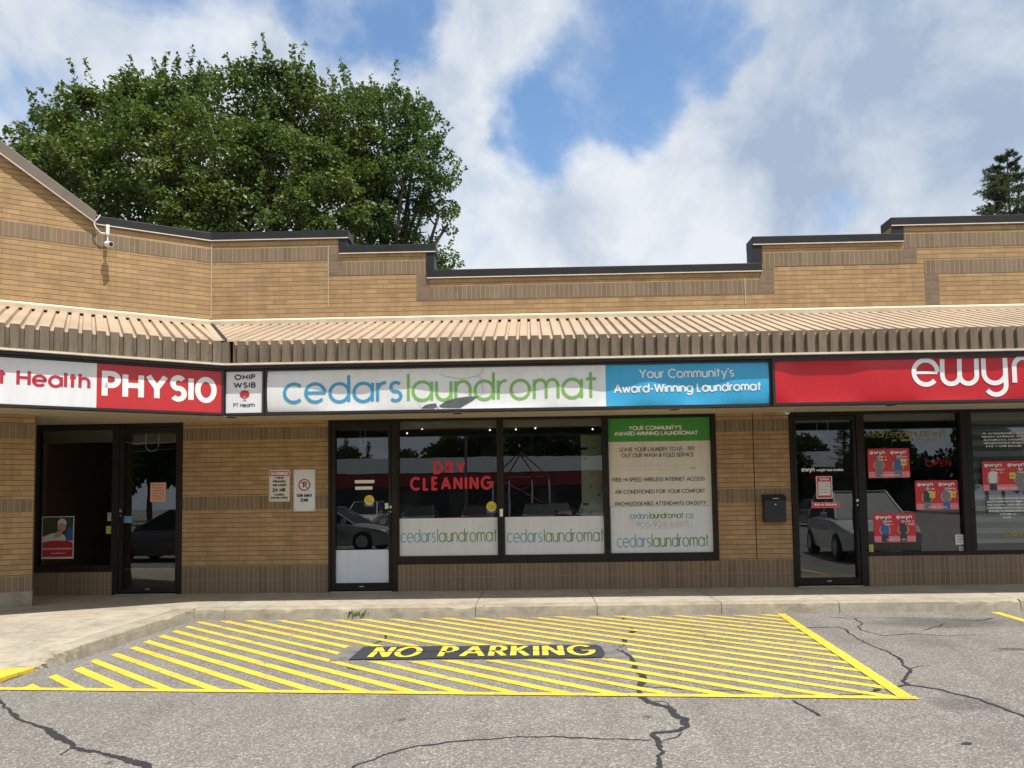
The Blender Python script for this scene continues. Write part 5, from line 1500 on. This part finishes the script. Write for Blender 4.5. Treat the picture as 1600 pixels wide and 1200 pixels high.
m.build_each('black_lettering', MT['ink_black'], ts)
m = MB()
for a in ((x0 + .007, x1 - .007, z0 + .007, z0 + .011), (x0 + .007, x0 + .011, z0 + .011, z1 - .01), (x1 - .011, x1 - .007, z0 + .011, z1 - .01)): m.rect(*a, yy - .001)
m.build('red_border', MT['ink_red'], ts)
ts, x0, x1, z0, z1 = wall_sign(458.7, 733.5, 492.5, 799, 'tow_away_sign', 'white tow away sign with crossed out letter on the brick wall')
m = MB(); m.prism_y(rrect(x0, x1, z0, z1, .02), yy, yy + .008); m.build('plate', MT['film_white'], ts)
m = MB()
for a in ((x0 + .004, x1 - .004, z0 + .004, z0 + .012), (x0 + .004, x1 - .004, z1 - .012, z1 - .004), (x0 + .004, x0 + .012, z0 + .012, z1 - .012), (x1 - .012, x1 - .004, z0 + .012, z1 - .012)): m.rect(*a, yy - .001)
m.build('grey_border', MT['ink_pale'], ts)
c = (x0 + x1) / 2; W_ = x1 - x0; zc_ = z1 - (z1 - z0) * .37
m = MB(); text(m, 'P', c - .022, c + .040, zc_ - .05, .10, .020, yy - .001); text(m, 'TOW AWAY', c - W_ * .37, c + W_ * .37, z0 + (z1 - z0) * .335, .055, .013, yy - .001, gap=.3); text(m, 'ZONE', c - W_ * .19, c + W_ * .19, z0 + (z1 - z0) * .225, .055, .013, yy - .001, gap=.3)
for sx in (.07, .93):
    for sz in (.05, .94): m.disc(x0 + W_ * sx, z0 + (z1 - z0) * sz, .007, yy - .002, 8)
m.build_each('black_lettering', MT['ink_black'], ts)
m = MB(); ribbon(m, arc(c, zc_, .085, .085, 0, 360, 36), .020, lambda a, b: (a, yy - .002, b)); ribbon(m, [(c - .058, zc_ + .058), (c + .058, zc_ - .058)], .014, lambda a, b: (a, yy - .0025, b)); m.build('red_ring', MT['ink_red'], ts)
# mailbox
x0, x1, z0, z1 = X(1190), X(1223.5), loc(1207, 816, 11.9)[1], loc(1207, 773, 11.9)[1]
t_ = thing('mailbox', 'dark navy metal mailbox on the brick pier beside the right hand door', 'mailbox', ((x0 + x1) / 2, 11.95, z0))
m = MB(); m.prism_x([(11.996, z0), (11.996, z1 - .01), (11.90, z1 - .05), (11.87, z1 - .10), (11.87, z0)], x0, x1); m.build('body', MT['navy_metal'], t_, bevel=.006)
m = MB(); m.prism_x([(11.999, z1 + .008), (11.895, z1 - .030), (11.858, z1 - .085), (11.862, z1 - .10), (11.90, z1 - .043), (11.999, z1 - .004)], x0 - .008, x1 + .008); m.build('lid', MT['navy_metal'], t_, bevel=.002)
m = MB(); xm = (x0 + x1) / 2; m.tube([(xm, 11.869, z1 - .15), (xm, 11.862, z1 - .15)], .013, 12); m.build('lock', MT['chrome'], t_)
m = MB(); m.rect(xm - .05, xm + .05, z1 - .062, z1 - .052, 11.869 - .03); m.build('name_slot', MT['ink_pale'], t_)
# security cameras
cxl, czl = loc(168, 381, -.16, FW)
wp = FW @ Vector((cxl, -.05, czl))
t_ = thing('security_camera', 'white bullet security camera on a stem with looped cable under the left coping', 'camera', wp)
bz0, bz1 = loc(167, 365, -.14, FW)[1], loc(167, 351, -.14, FW)[1]
m = MB(FW); m.box(cxl - .024, cxl + .024, -.15, -.10, bz0 - .015, bz1); m.box(cxl - .015, cxl + .015, -.11, -.001, bz1 - .06, bz1 - .02); m.build('junction_box', MT['white_metal'], t_, bevel=.004)
m = MB(FW); m.tube([(cxl, -.125, bz0 - .01), (cxl, -.125, czl + .06), (cxl, -.15, czl + .02)], .011, 8); m.build('stem', MT['white_metal'], t_, smooth=True)
m = MB(FW); m.ball((cxl, -.15, czl), .048, .05, .045, 16, 10); m.tube([(cxl + .01, -.16, czl + .002), (cxl + .045, -.235, czl - .022)], .040, 16); m.build('camera_body', MT['white_metal'], t_, smooth=True)
m = MB(FW); m.tube([(cxl + .0453, -.2357, czl - .0222), (cxl + .0465, -.238, czl - .023)], .030, 16); m.build('lens', MT['ink_black'], t_)
m = MB(FW)
P = [loc(a, b, -.09, FW) for a, b in ((157, 336), (153.5, 341), (150, 344.5), (147.5, 347), (147.5, 351), (150, 356), (154, 361), (159, 364.5), (164, 364.5), (166, 366))]
m.tube([(a, -.09 - .01 * (i in (0, 1, 2)), b) for i, (a, b) in enumerate(P)], .009, 6); m.build('cable', MT['white_metal'], t_, smooth=True)
cx_, cz_ = loc(1228, 642, 11.9)
t_ = thing('security_camera', 'small white camera tucked under the soffit above the right hand shop door', 'camera', (cx_, 11.9, cz_ - .06))
m = MB(); m.box(cx_ - .055, cx_ + .05, 11.83, 11.96, cz_ + .005, SOF - .006); m.build('base', MT['white_metal'], t_, bevel=.012)
m = MB(); m.ball((cx_ + .012, 11.885, cz_ - .012), .045, .05, .05); m.build('camera_body', MT['white_metal'], t_, smooth=True)
m = MB(); m.disc(cx_ + .012, cz_ - .015, .02, 11.834, 12); m.build('lens', MT['ink_black'], t_)
# ---------------------------------------------------------------- vegetation
def leaf_mesh(name, P, A, N_, size, aspect, mat, parent, fold=0.25):
    """many small folded leaf blades: base points P, axes A, side vectors N_, lengths size"""
    P = np.asarray(P, np.float32); n = len(P)
    A = A / (np.linalg.norm(A, axis=1, keepdims=True) + 1e-9)
    S = np.cross(A, N_); S /= (np.linalg.norm(S, axis=1, keepdims=True) + 1e-9)
    U = np.cross(S, A)
    L = size[:, None]
    v = np.empty((n, 4, 3), np.float32)
    v[:, 0] = P
    v[:, 1] = P + A * L * .45 + S * L * aspect / 2 + U * L * fold * .3
    v[:, 2] = P + A * L - U * L * fold * .4
    v[:, 3] = P + A * L * .45 - S * L * aspect / 2 + U * L * fold * .3
    me = bpy.data.meshes.new(name)
    off = np.array(parent.location, np.float32)
    v = (v - off).reshape(-1, 3)
    me.vertices.add(n * 4); me.vertices.foreach_set('co', v.ravel())
    t = np.arange(n)[:, None] * 4
    idx = np.concatenate([t, t + 1, t + 2, t, t + 2, t + 3], 1).ravel()
    me.loops.add(n * 6); me.loops.foreach_set('vertex_index', idx)
    me.polygons.add(n * 2); me.polygons.foreach_set('loop_start', np.arange(n * 2) * 3)
    me.update(calc_edges=True)
    me.materials.append(mat)
    o = bpy.data.objects.new(name, me); COL.objects.link(o); o.parent = parent
    return o
def unit(rs, n):
    d = rs.normal(size=(n, 3)); return d / np.linalg.norm(d, axis=1, keepdims=True)
def crown(lobes, rs, clump_r, clump_density, leaves_per, shoots, leaf, fill):
    """lobes: (x, y, z, r). clumps spread over every lobe, leafy shoots standing out of it, a thinner fill inside"""
    Ps, As, Ss = [], [], []
    cen = np.array([l[:3] for l in lobes]); rad = np.array([l[3] for l in lobes])
    def outside(p, k): 
        d = np.linalg.norm(cen - p, axis=1) / rad; d[k] = 9
        return d.min() > .80
    for k, (x, y, z, r) in enumerate(lobes):
        c = np.array((x, y, z))
        nc = int(4 * math.pi * r * r * clump_density)
        for d in unit(rs, nc):
            if d[1] > .55: continue
            p = c + d * r * rs.uniform(.72, 1.0) * np.array((1, 1, .92))
            if not outside(p, k): continue
            cr = clump_r * rs.uniform(.6, 1.35); n = int(leaves_per * (cr / clump_r) ** 2)
            q_ = unit(rs, n) * (rs.uniform(.25, 1, (n, 1)) ** .5) * cr * np.array((1, 1, .55))
            q_[:, 2] += .12 * cr - .22 * (np.hypot(q_[:, 0], q_[:, 1]) ** 2) / cr
            out = q_ / cr + d * .55
            ax = out * np.array((1, 1, .35)) + np.array((0, 0, -.45)) + rs.normal(size=(n, 3)) * .38
            Ps.append(p + q_); As.append(ax); Ss.append(leaf * rs.uniform(.65, 1.25, n))
        for d in unit(rs, int(4 * math.pi * r * r * shoots)):
            if d[1] > .4 or d[2] < -.35: continue
            p0 = c + d * r * .95
            if not outside(p0, k): continue
            dirn = d * .75 + np.array((.12, 0, .75)) + rs.normal(size=3) * .22; dirn /= np.linalg.norm(dirn)
            ln = rs.uniform(.45, 1.15); n = int(46 * ln)
            t = rs.uniform(0, 1, n)
            q_ = p0 + dirn * (t * ln)[:, None] + rs.normal(size=(n, 3)) * .075 * (1.15 - t)[:, None]
            ax = dirn * .35 + rs.normal(size=(n, 3)) * .6 + np.array((0, 0, -.15))
            Ps.append(q_); As.append(ax); Ss.append(leaf * rs.uniform(.6, 1.05, n))
        n = int(fill * 4.2 * r ** 3)
        q_ = c + unit(rs, n) * (rs.uniform(0, 1, (n, 1)) ** .4) * r * .82
        Ps.append(q_); As.append(rs.normal(size=(n, 3)) + np.array((0, 0, -.3))); Ss.append(leaf * rs.uniform(.8, 1.3, n))
    return np.concatenate(Ps), np.concatenate(As), np.concatenate(Ss)
def px_lobe(px, py, r, Y, dy): 
    x, z = loc(px, py, Y + dy); return (x, Y + dy, z, r * (Y + dy) / FPX)
def broad_tree(name, label, base, lobes, leafmat, seed, trunk_r, **kw):
    rs = np.random.RandomState(seed)
    root = thing(name, label, 'tree', (base[0], base[1], 0), kw.pop('group', None))
    P, A, S = crown(lobes, rs, **kw)
    leaf_mesh('crown', P, A, unit(rs, len(P)) + np.array((0, 0, .9)), S, .72, leafmat, root)
    tb = MB(); b = Vector((base[0], base[1], 0)); top = Vector((base[0], base[1], base[2]))
    tb.tube([b, b + Vector((.1, .05, base[2] * .5)), top], trunk_r, 12, trunk_r * .65)
    for (x, y, z, r) in lobes:
        c = Vector((x, y, z)); mid = top.lerp(c, .5) + Vector((rs.uniform(-.4, .4), rs.uniform(-.3, .3), rs.uniform(.1, .6)))
        tb.tube([top - Vector((0, 0, rs.uniform(0, 1.2))), mid, c], trunk_r * .42, 8, .05)
        for k in range(6):
            d = Vector(unit(rs, 1)[0]); d.z = abs(d.z) * .8; st = mid.lerp(c, rs.uniform(.3, 1))
            tb.tube([st, st + d * r * .5 + Vector((0, 0, .1)), st + d * r * .95], .045, 5, .012)
    tb.build('trunk', MT['bark'], root, smooth=True)
    return root
YT = 27.0
la = [px_lobe(*a) for a in ((100, 232, 58, YT, .5), (62, 268, 42, YT, 0), (165, 202, 62, YT, 0), (235, 184, 62, YT, .8), (305, 178, 64, YT, -.3), (380, 172, 66, YT, .5), (436, 160, 60, YT, 0), (492, 188, 60, YT, .6), (545, 205, 50, YT, .4), (540, 270, 50, YT, .2),
      (130, 285, 90, YT, -1.2), (240, 265, 95, YT, -1.9), (350, 265, 100, YT, -1.7), (445, 275, 85, YT, -1.2), (195, 345, 95, YT, -1.3), (320, 350, 95, YT, -2.0), (430, 355, 90, YT, -1.6), (515, 325, 62, YT, -.6), (500, 250, 52, YT, 0), (520, 395, 45, YT, -.4))]
broad_tree('maple_tree', 'broad dark green tree filling the sky behind the left wing parapet', (loc(300, 400, YT)[0], YT, 7.0), la, MT['leaf_maple'], 5, .38,
           clump_r=.46, clump_density=1.45, leaves_per=135, shoots=1.1, leaf=.155, fill=70)
YB = 29.0
lb_ = [px_lobe(*a) for a in ((560, 172, 44, YB, -.8), (600, 178, 40, YB, .2), (625, 205, 40, YB, 0), (578, 225, 55, YB, -.6), (650, 235, 42, YB, 0), (675, 262, 28, YB, .4), (630, 275, 48, YB, -.8), (672, 300, 30, YB, 0), (585, 300, 38, YB, 0), (545, 275, 34, YB, .8), (640, 330, 28, YB, 0), (686, 335, 22, YB, .2), (700, 350, 14, YB, 0),
      (575, 365, 34, YB, -.3), (625, 375, 24, YB, 0), (600, 400, 30, YB, .3), (690, 405, 18, YB, 0), (705, 420, 17, YB, .2), (660, 395, 16, YB, .5), (548, 400, 34, YB, 0), (655, 185, 20, YB, .5), (612, 345, 36, YB, -.6), (640, 405, 24, YB, -.2), (570, 325, 36, YB, -.8), (610, 420, 30, YB, -.6))]
broad_tree('shade_tree', 'looser bluish green tree with gaps of sky, right of the broad tree', (loc(590, 400, YB)[0], YB, 7.5), lb_, MT['leaf_ash'], 9, .26,
           clump_r=.42, clump_density=1.8, leaves_per=120, shoots=1.7, leaf=.145, fill=36)
def conifer(name, label, px, py, Y, zlow, slope, seed, group=None, at=None, dens=1.0):
    rs = np.random.RandomState(seed)
    if at: x, y, top = at
    else: x, top = loc(px, py, Y); y = Y
    root = thing(name, label, 'tree', (x, y, 0), group)
    tb = MB(); tb.tube([(x, y, 0), (x, y, top * .6), (x + .03, y, top)], .22, 8, .015)
    P, A, S = [], [], []
    def needles(a, b, n):
        t = rs.uniform(0, 1, n)[:, None]; d = (b - a); 
        P.append(a + d * t + rs.normal(size=(n, 3)) * .02); ax = d / np.linalg.norm(d) * .9 + rs.normal(size=(n, 3)) * .75 + np.array((0, 0, .25))
        A.append(ax); S.append(rs.uniform(.07, .15, n))
    z = top
    needles(np.array((x, y, top - .5)), np.array((x + .02, y, top + .05)), int(50 * dens))
    while z > zlow:
        z -= rs.uniform(.16, .30); dist = top - z
        for k in range(rs.randint(4, 7)):
            a = rs.uniform(0, 2 * math.pi); ln = (.22 + slope * dist) * rs.uniform(.55, 1.2)
            d = np.array((math.cos(a), math.sin(a), 0)); p0 = np.array((x, y, z + rs.uniform(-.1, .1)))
            p1 = p0 + d * ln * .6 + np.array((0, 0, -.06 * ln)); p2 = p0 + d * ln + np.array((0, 0, .12 * ln))
            tb.tube([p0, p1, p2], .02, 4, .006)
            needles(p0 + d * ln * .15, p1, int(42 * ln * dens)); needles(p1, p2, int(60 * ln * dens))
            for s in range(int(3 + 5 * ln)):
                t = rs.uniform(.25, 1); q0 = p0 + (p2 - p0) * t; sd = np.cross(d, (0, 0, 1)) * rs.choice((-1, 1)) * .8 + d * .55
                q1 = q0 + sd * ln * rs.uniform(.18, .38) + np.array((0, 0, rs.uniform(-.12, .04))) * ln
                needles(q0, q1, int(30 * dens))
    P = np.concatenate(P); A = np.concatenate(A); S = np.concatenate(S)
    leaf_mesh('crown', P, A, unit(rs, len(P)), S, .32, MT['needle'], root, .1)
    tb.build('trunk', MT['bark'], root)
    return root
conifer('spruce_tree', 'spruce top showing above the right end of the parapet', 1572, 236, 36, 9.0, .58, 4, dens=1.15)
# weed at the foot of the kerb
wx, wy = gnd(560, 965); rs = np.random.RandomState(2)
wd_ = thing('weed', 'small green weed growing from the joint at the foot of the kerb', 'plant', (wx, wy, 0))
n = 260; P = np.stack([wx + rs.uniform(-.13, .14, n), wy - .02 + rs.uniform(-.03, .02, n), rs.uniform(0, .02, n)], 1)
A = np.stack([rs.normal(size=n) * .5, rs.normal(size=n) * .35 - .15, rs.uniform(.35, 1.2, n)], 1)
leaf_mesh('leaves', P, A, unit(rs, n), rs.uniform(.05, .125, n), .25, MT['weed'], wd_)

# ---------------------------------------------------------------- the other side of the car park, seen mirrored in the shop windows
mk = thing('supermarket', 'long low store with grey metal roof, red band and red gable across the car park', 'building', (0, -60, 0))
m = MB(); m.box(-34, 42, -80, -60, 0, 4.1); m.build('wall', plain('store_dark_wall', (.10, .095, .09), .8), mk)
m = MB(); m.prism_x([(-59.2, 4.85), (-66, 6.9), (-81, 6.9), (-81, 4.85)][::-1], -35, 43); m.build('roof', plain('store_roof_metal', (.13, .145, .16), .6), mk)
m = MB(); m.box(-34.5, 42.5, -59.6, -59.2, 3.35, 4.75); m.build('fascia_band', plain('store_red_band', (.26, .03, .035), .5), mk)
m = MB()
for k in range(14): m.cut().box(-32 + k * 5, -29 + k * 5, -59.98, -59.9, .4, 2.9)
m.build_each('window', MT['ink_black'], mk)
m = MB(); gy = -57.5
for a, b in (((-3, 4.2), (0, 6.9)), ((0, 6.9), (3, 4.2)), ((-3, 4.2), (3, 4.2)), ((-1.5, 4.2), (0, 6.7)), ((1.5, 4.2), (0, 6.7)), ((-2.6, 4.2), (2.2, 1.5)), ((2.6, 4.2), (-2.2, 1.5))):
    m.tube([(a[0] - 1, gy, a[1]), (b[0] - 1, gy, b[1])], .07, 4)
m.build('gable_truss', plain('red_timber', (.20, .022, .02), .6), mk)
m = MB()
for x in (-4, -2.2, .2, 2): m.cut().tube([(x, gy, 0), (x, gy, 3.9)], .09, 8)
m.build_each('post', MT['white_metal'], mk)
rs = np.random.RandomState(31)
def far_tree(x, y, h, w, seed, at0=None):
    rs = np.random.RandomState(seed)
    lob = [(x + rs.uniform(-.5, .5) * w, y + rs.uniform(-.3, .3) * w, h * rs.uniform(.42, .88), w * rs.uniform(.2, .32)) for k in range(9)] + [(x, y, h * .8, w * .28)]
    root = thing('broadleaf_tree', 'dark green broadleaf tree beyond the car park, mirrored in the shop windows', 'tree', (x, y, 0), 'trees beyond the far store')
    Ps, As, Ss = [], [], []
    for (a, b, c, r) in lob:
        n = int(420 * (r / 2.2) ** 2); d = unit(rs, n)
        Ps.append(np.array((a, b, c)) + d * r * rs.uniform(.6, 1.05, (n, 1))); As.append(d + rs.normal(size=(n, 3)) * .6 - np.array((0, 0, .3))); Ss.append(rs.uniform(.45, .95, n))
    P = np.concatenate(Ps); A = np.concatenate(As); S = np.concatenate(Ss)
    leaf_mesh('crown', P, A, unit(rs, len(P)), S, .8, MT['leaf_far'], root)
    t = MB(); t.tube([(x, y, 0), (x, y, h * .7)], .3, 8, .15); t.build('trunk', MT['bark'], root)
    return root
proto = far_tree(0, 0, 13, 10, 3)
first = True
for (x, y, s) in ((-28, -92, .75), (-19, -90, .68), (-13, -94, .85), (-7, -92, 1.0), (-1, -93, .95), (5, -90, 1.0), (11, -92, .95), (18, -88, 1.0), (26, -92, .9), (34, -90, .85), (42, -92, .8), (33, -52, .55), (-45, -60, 1.2), (-54, -50, 1.1), (-38, -66, 1.0), (-62, -40, 1.2), (-34, -44, .8), (41, -46, .6), (50, -44, .65), (60, -55, .7), (27, -56, .5), (37, -55, .58), (46, -52, .6)):  # the leftmost ones are added to darken the physio window's reflection
    o = proto if first else copy_tree(proto)
    first = False
    o.location = (x, y, 0); o.scale = (s, s, s); o.rotation_euler = (0, 0, x * 1.7)
for i, (x, y, h) in enumerate(((-26, -84, 11.5), (-22.5, -83, 10.5), (-29, -84, 9.5), (26, -40, 8.6))):
    rsn = conifer('conifer_tree', 'tall narrow conifer beyond the car park, mirrored in a shop door', 0, 0, 0, 1.5, .17, 50 + i, 'conifers beyond the car park', at=(x, y, h), dens=.35)
pm_ = thing('light_pole', 'tall grey car park lamp post mirrored in the laundromat window', 'lamp post', (-4.5, -30, 0))
m = MB(); m.tube([(-4.5, -30, 0), (-4.5, -30, 9)], .11, 10, .07); m.build('pole', MT['ink_grey'], pm_)
m = MB(); m.box(-5.3, -3.7, -30.2, -29.8, 9, 9.15); m.build('lamp_head', MT['ink_grey'], pm_)
# parked cars
CARGLASS = plain('car_glass', (.012, .014, .016), .45)
CARGLASS.node_tree.nodes['Principled BSDF'].inputs['Specular IOR Level'].default_value = 0.2
TYRE = plain('tyre_rubber', (.018, .018, .018), .8); RIM = plain('alloy_rim', (.45, .45, .46), .35, .1, 10, .8)
LAMP = plain('headlamp_lens', (.75, .75, .75), .15); TAIL = plain('tail_lamp_lens', (.45, .01, .01), .2)
def car(x, y, rz, paint, label, suv=False, group=None):
    root = thing('parked_car', label, 'car', (0, 0, 0), group)
    zr = 1.68 if suv else 1.45; zbelt = 1.02 if suv else .92; clear = .24 if suv else .18
    secs = [(-2.25, .55, .62, .70), (-2.20, clear + .06, zbelt * .86, .80), (-1.75, clear, zbelt * .97, .88), (-.9, clear, zbelt, .90), (.7, clear, zbelt, .90), (1.1, clear, zbelt * .97, .90), (1.9, clear + .02, zbelt * .84, .86), (2.25, clear + .06, zbelt * .72, .74), (2.30, .45, .55, .66)]
    m = MB(); prev = None
    for (yy, z0, z1, w) in secs:
        ring = [(-w * .86, yy, z1), (-w * .97, yy, z1 - .06), (-w, yy, (z0 + z1) / 2), (-w * .95, yy, z0), (w * .95, yy, z0), (w, yy, (z0 + z1) / 2), (w * .97, yy, z1 - .06), (w * .86, yy, z1)]
        if prev:
            for k in range(8): m.face([prev[k], ring[k], ring[(k + 1) % 8], prev[(k + 1) % 8]])
        else: m.face(ring[::-1])
        prev = ring
    m.face(prev)
    body = m.build('body', paint, root, smooth=True)
    fr_, rr_ = (1.15, -1.95) if suv else (1.05, -1.55); tf, tr = (.25, -1.75) if suv else (.15, -.95)
    def cabin(k, z0, z1):
        w0, w1 = .80 * k, .62 * k
        return [(-w0, rr_, z0), (w0, rr_, z0), (w0, fr_, z0), (-w0, fr_, z0)], [(-w1, tr, z1), (w1, tr, z1), (w1, tf, z1), (-w1, tf, z1)]
    lo, hi = cabin(1, zbelt - .03, zr - .05)
    m = MB()
    for k in range(4): m.face([lo[k], lo[(k + 1) % 4], hi[(k + 1) % 4], hi[k]])
    m.build('glazing', CARGLASS, root)
    m = MB(); rt = [(a * 1.03, b * 1.02 - .0, c) for a, b, c in hi]
    m.prism_z([(p[0], p[1]) for p in rt], zr - .05, zr)
    for k in range(4): m.tube([lo[k], hi[k]], .035, 6)
    m.tube([((lo[0][0] + lo[3][0]) / 2, -.25, lo[0][2]), ((hi[0][0]), -.3, hi[0][2])], .03, 6); m.tube([((lo[1][0] + lo[2][0]) / 2, -.25, lo[0][2]), ((hi[1][0]), -.3, hi[0][2])], .03, 6)
    m.build('roof', paint, root, bevel=.02)
    for sx in (-1, 1):
        for yy in (-1.38, 1.38):
            w = MB(); w.tube([(sx * .70, yy, .33), (sx * .91, yy, .33)], .33, 20); wo = w.build('wheel', TYRE, root, smooth=True)
            w = MB(); w.tube([(sx * .90, yy, .33), (sx * .918, yy, .33)], .21, 14); w.build('rim', RIM, wo)
        m = MB(); m.box(sx * .62 - .14, sx * .62 + .14, 2.12, 2.262, .56, .70); m.build('headlight', LAMP, root, bevel=.02)
        m = MB(); m.box(sx * .64 - .13, sx * .64 + .13, -2.245, -2.15, .62, .78); m.build('tail_light', TAIL, root, bevel=.02)
        m = MB(); m.box(sx * .98 - .10, sx * .98 + .06, .72, .86, zbelt - .02, zbelt + .13); m.build('mirror', paint, root, bevel=.03)
    root.location = (x, y, 0); root.rotation_euler = (0, 0, rz)
    return root
PW = plain('white_car_paint', (.62, .62, .62), .25, .03, 2, 0, 0, 1.0); PS = plain('silver_car_paint', (.30, .31, .32), .3, .03, 2, .4, 0, 1.0); PK = plain('black_car_paint', (.02, .02, .022), .2, .03, 2, 0, 0, 1.0); PR = plain('dark_red_car_paint', (.16, .012, .015), .25, .03, 2, 0, 0, 1.0)
car(8.35, 4.2, R(8), PW, 'white sport utility car parked nose to the kerb, mirrored in the right hand door', True)
car(-6.6, -1.6, R(-80), PS, 'silver car parked left of the view, mirrored in the laundromat door')
car(-9.9, 2.2, R(95), PK, 'unseen black car added beyond the left pavement to darken the physio door reflection')  # out of view, put here so the physio door reflects something dark
CARG = 'cars parked in the rows behind the view'
pal = [PS, PK, PW, PR]
nm = ['silver', 'black', 'white', 'dark red']
protos = [car(-12, -18, R(180), pal[0], 'silver car in the far parking row, mirrored low in the windows', False, CARG), car(-6, -18, 0, pal[1], 'black car in the far parking row, mirrored low in the windows', False, CARG), car(-9, -18, 0, pal[2], 'white sport utility car in the far parking row, mirrored low in the windows', True, CARG), car(-2.8, -18, R(180), pal[3], 'dark red car in the far parking row, mirrored low in the windows', False, CARG)]
for i, (x, y) in enumerate(((.4, -18), (3.4, -18.2), (6.4, -18), (9.4, -18), (12.4, -18), (15.5, -18), (2, -30), (5, -30), (8, -30), (-9, -30), (18.5, -18))):
    o = copy_tree(protos[(i * 3 + 1) % 4]); o.location = (x, y, 0); o.rotation_euler = (0, 0, R(180) * (i % 2))
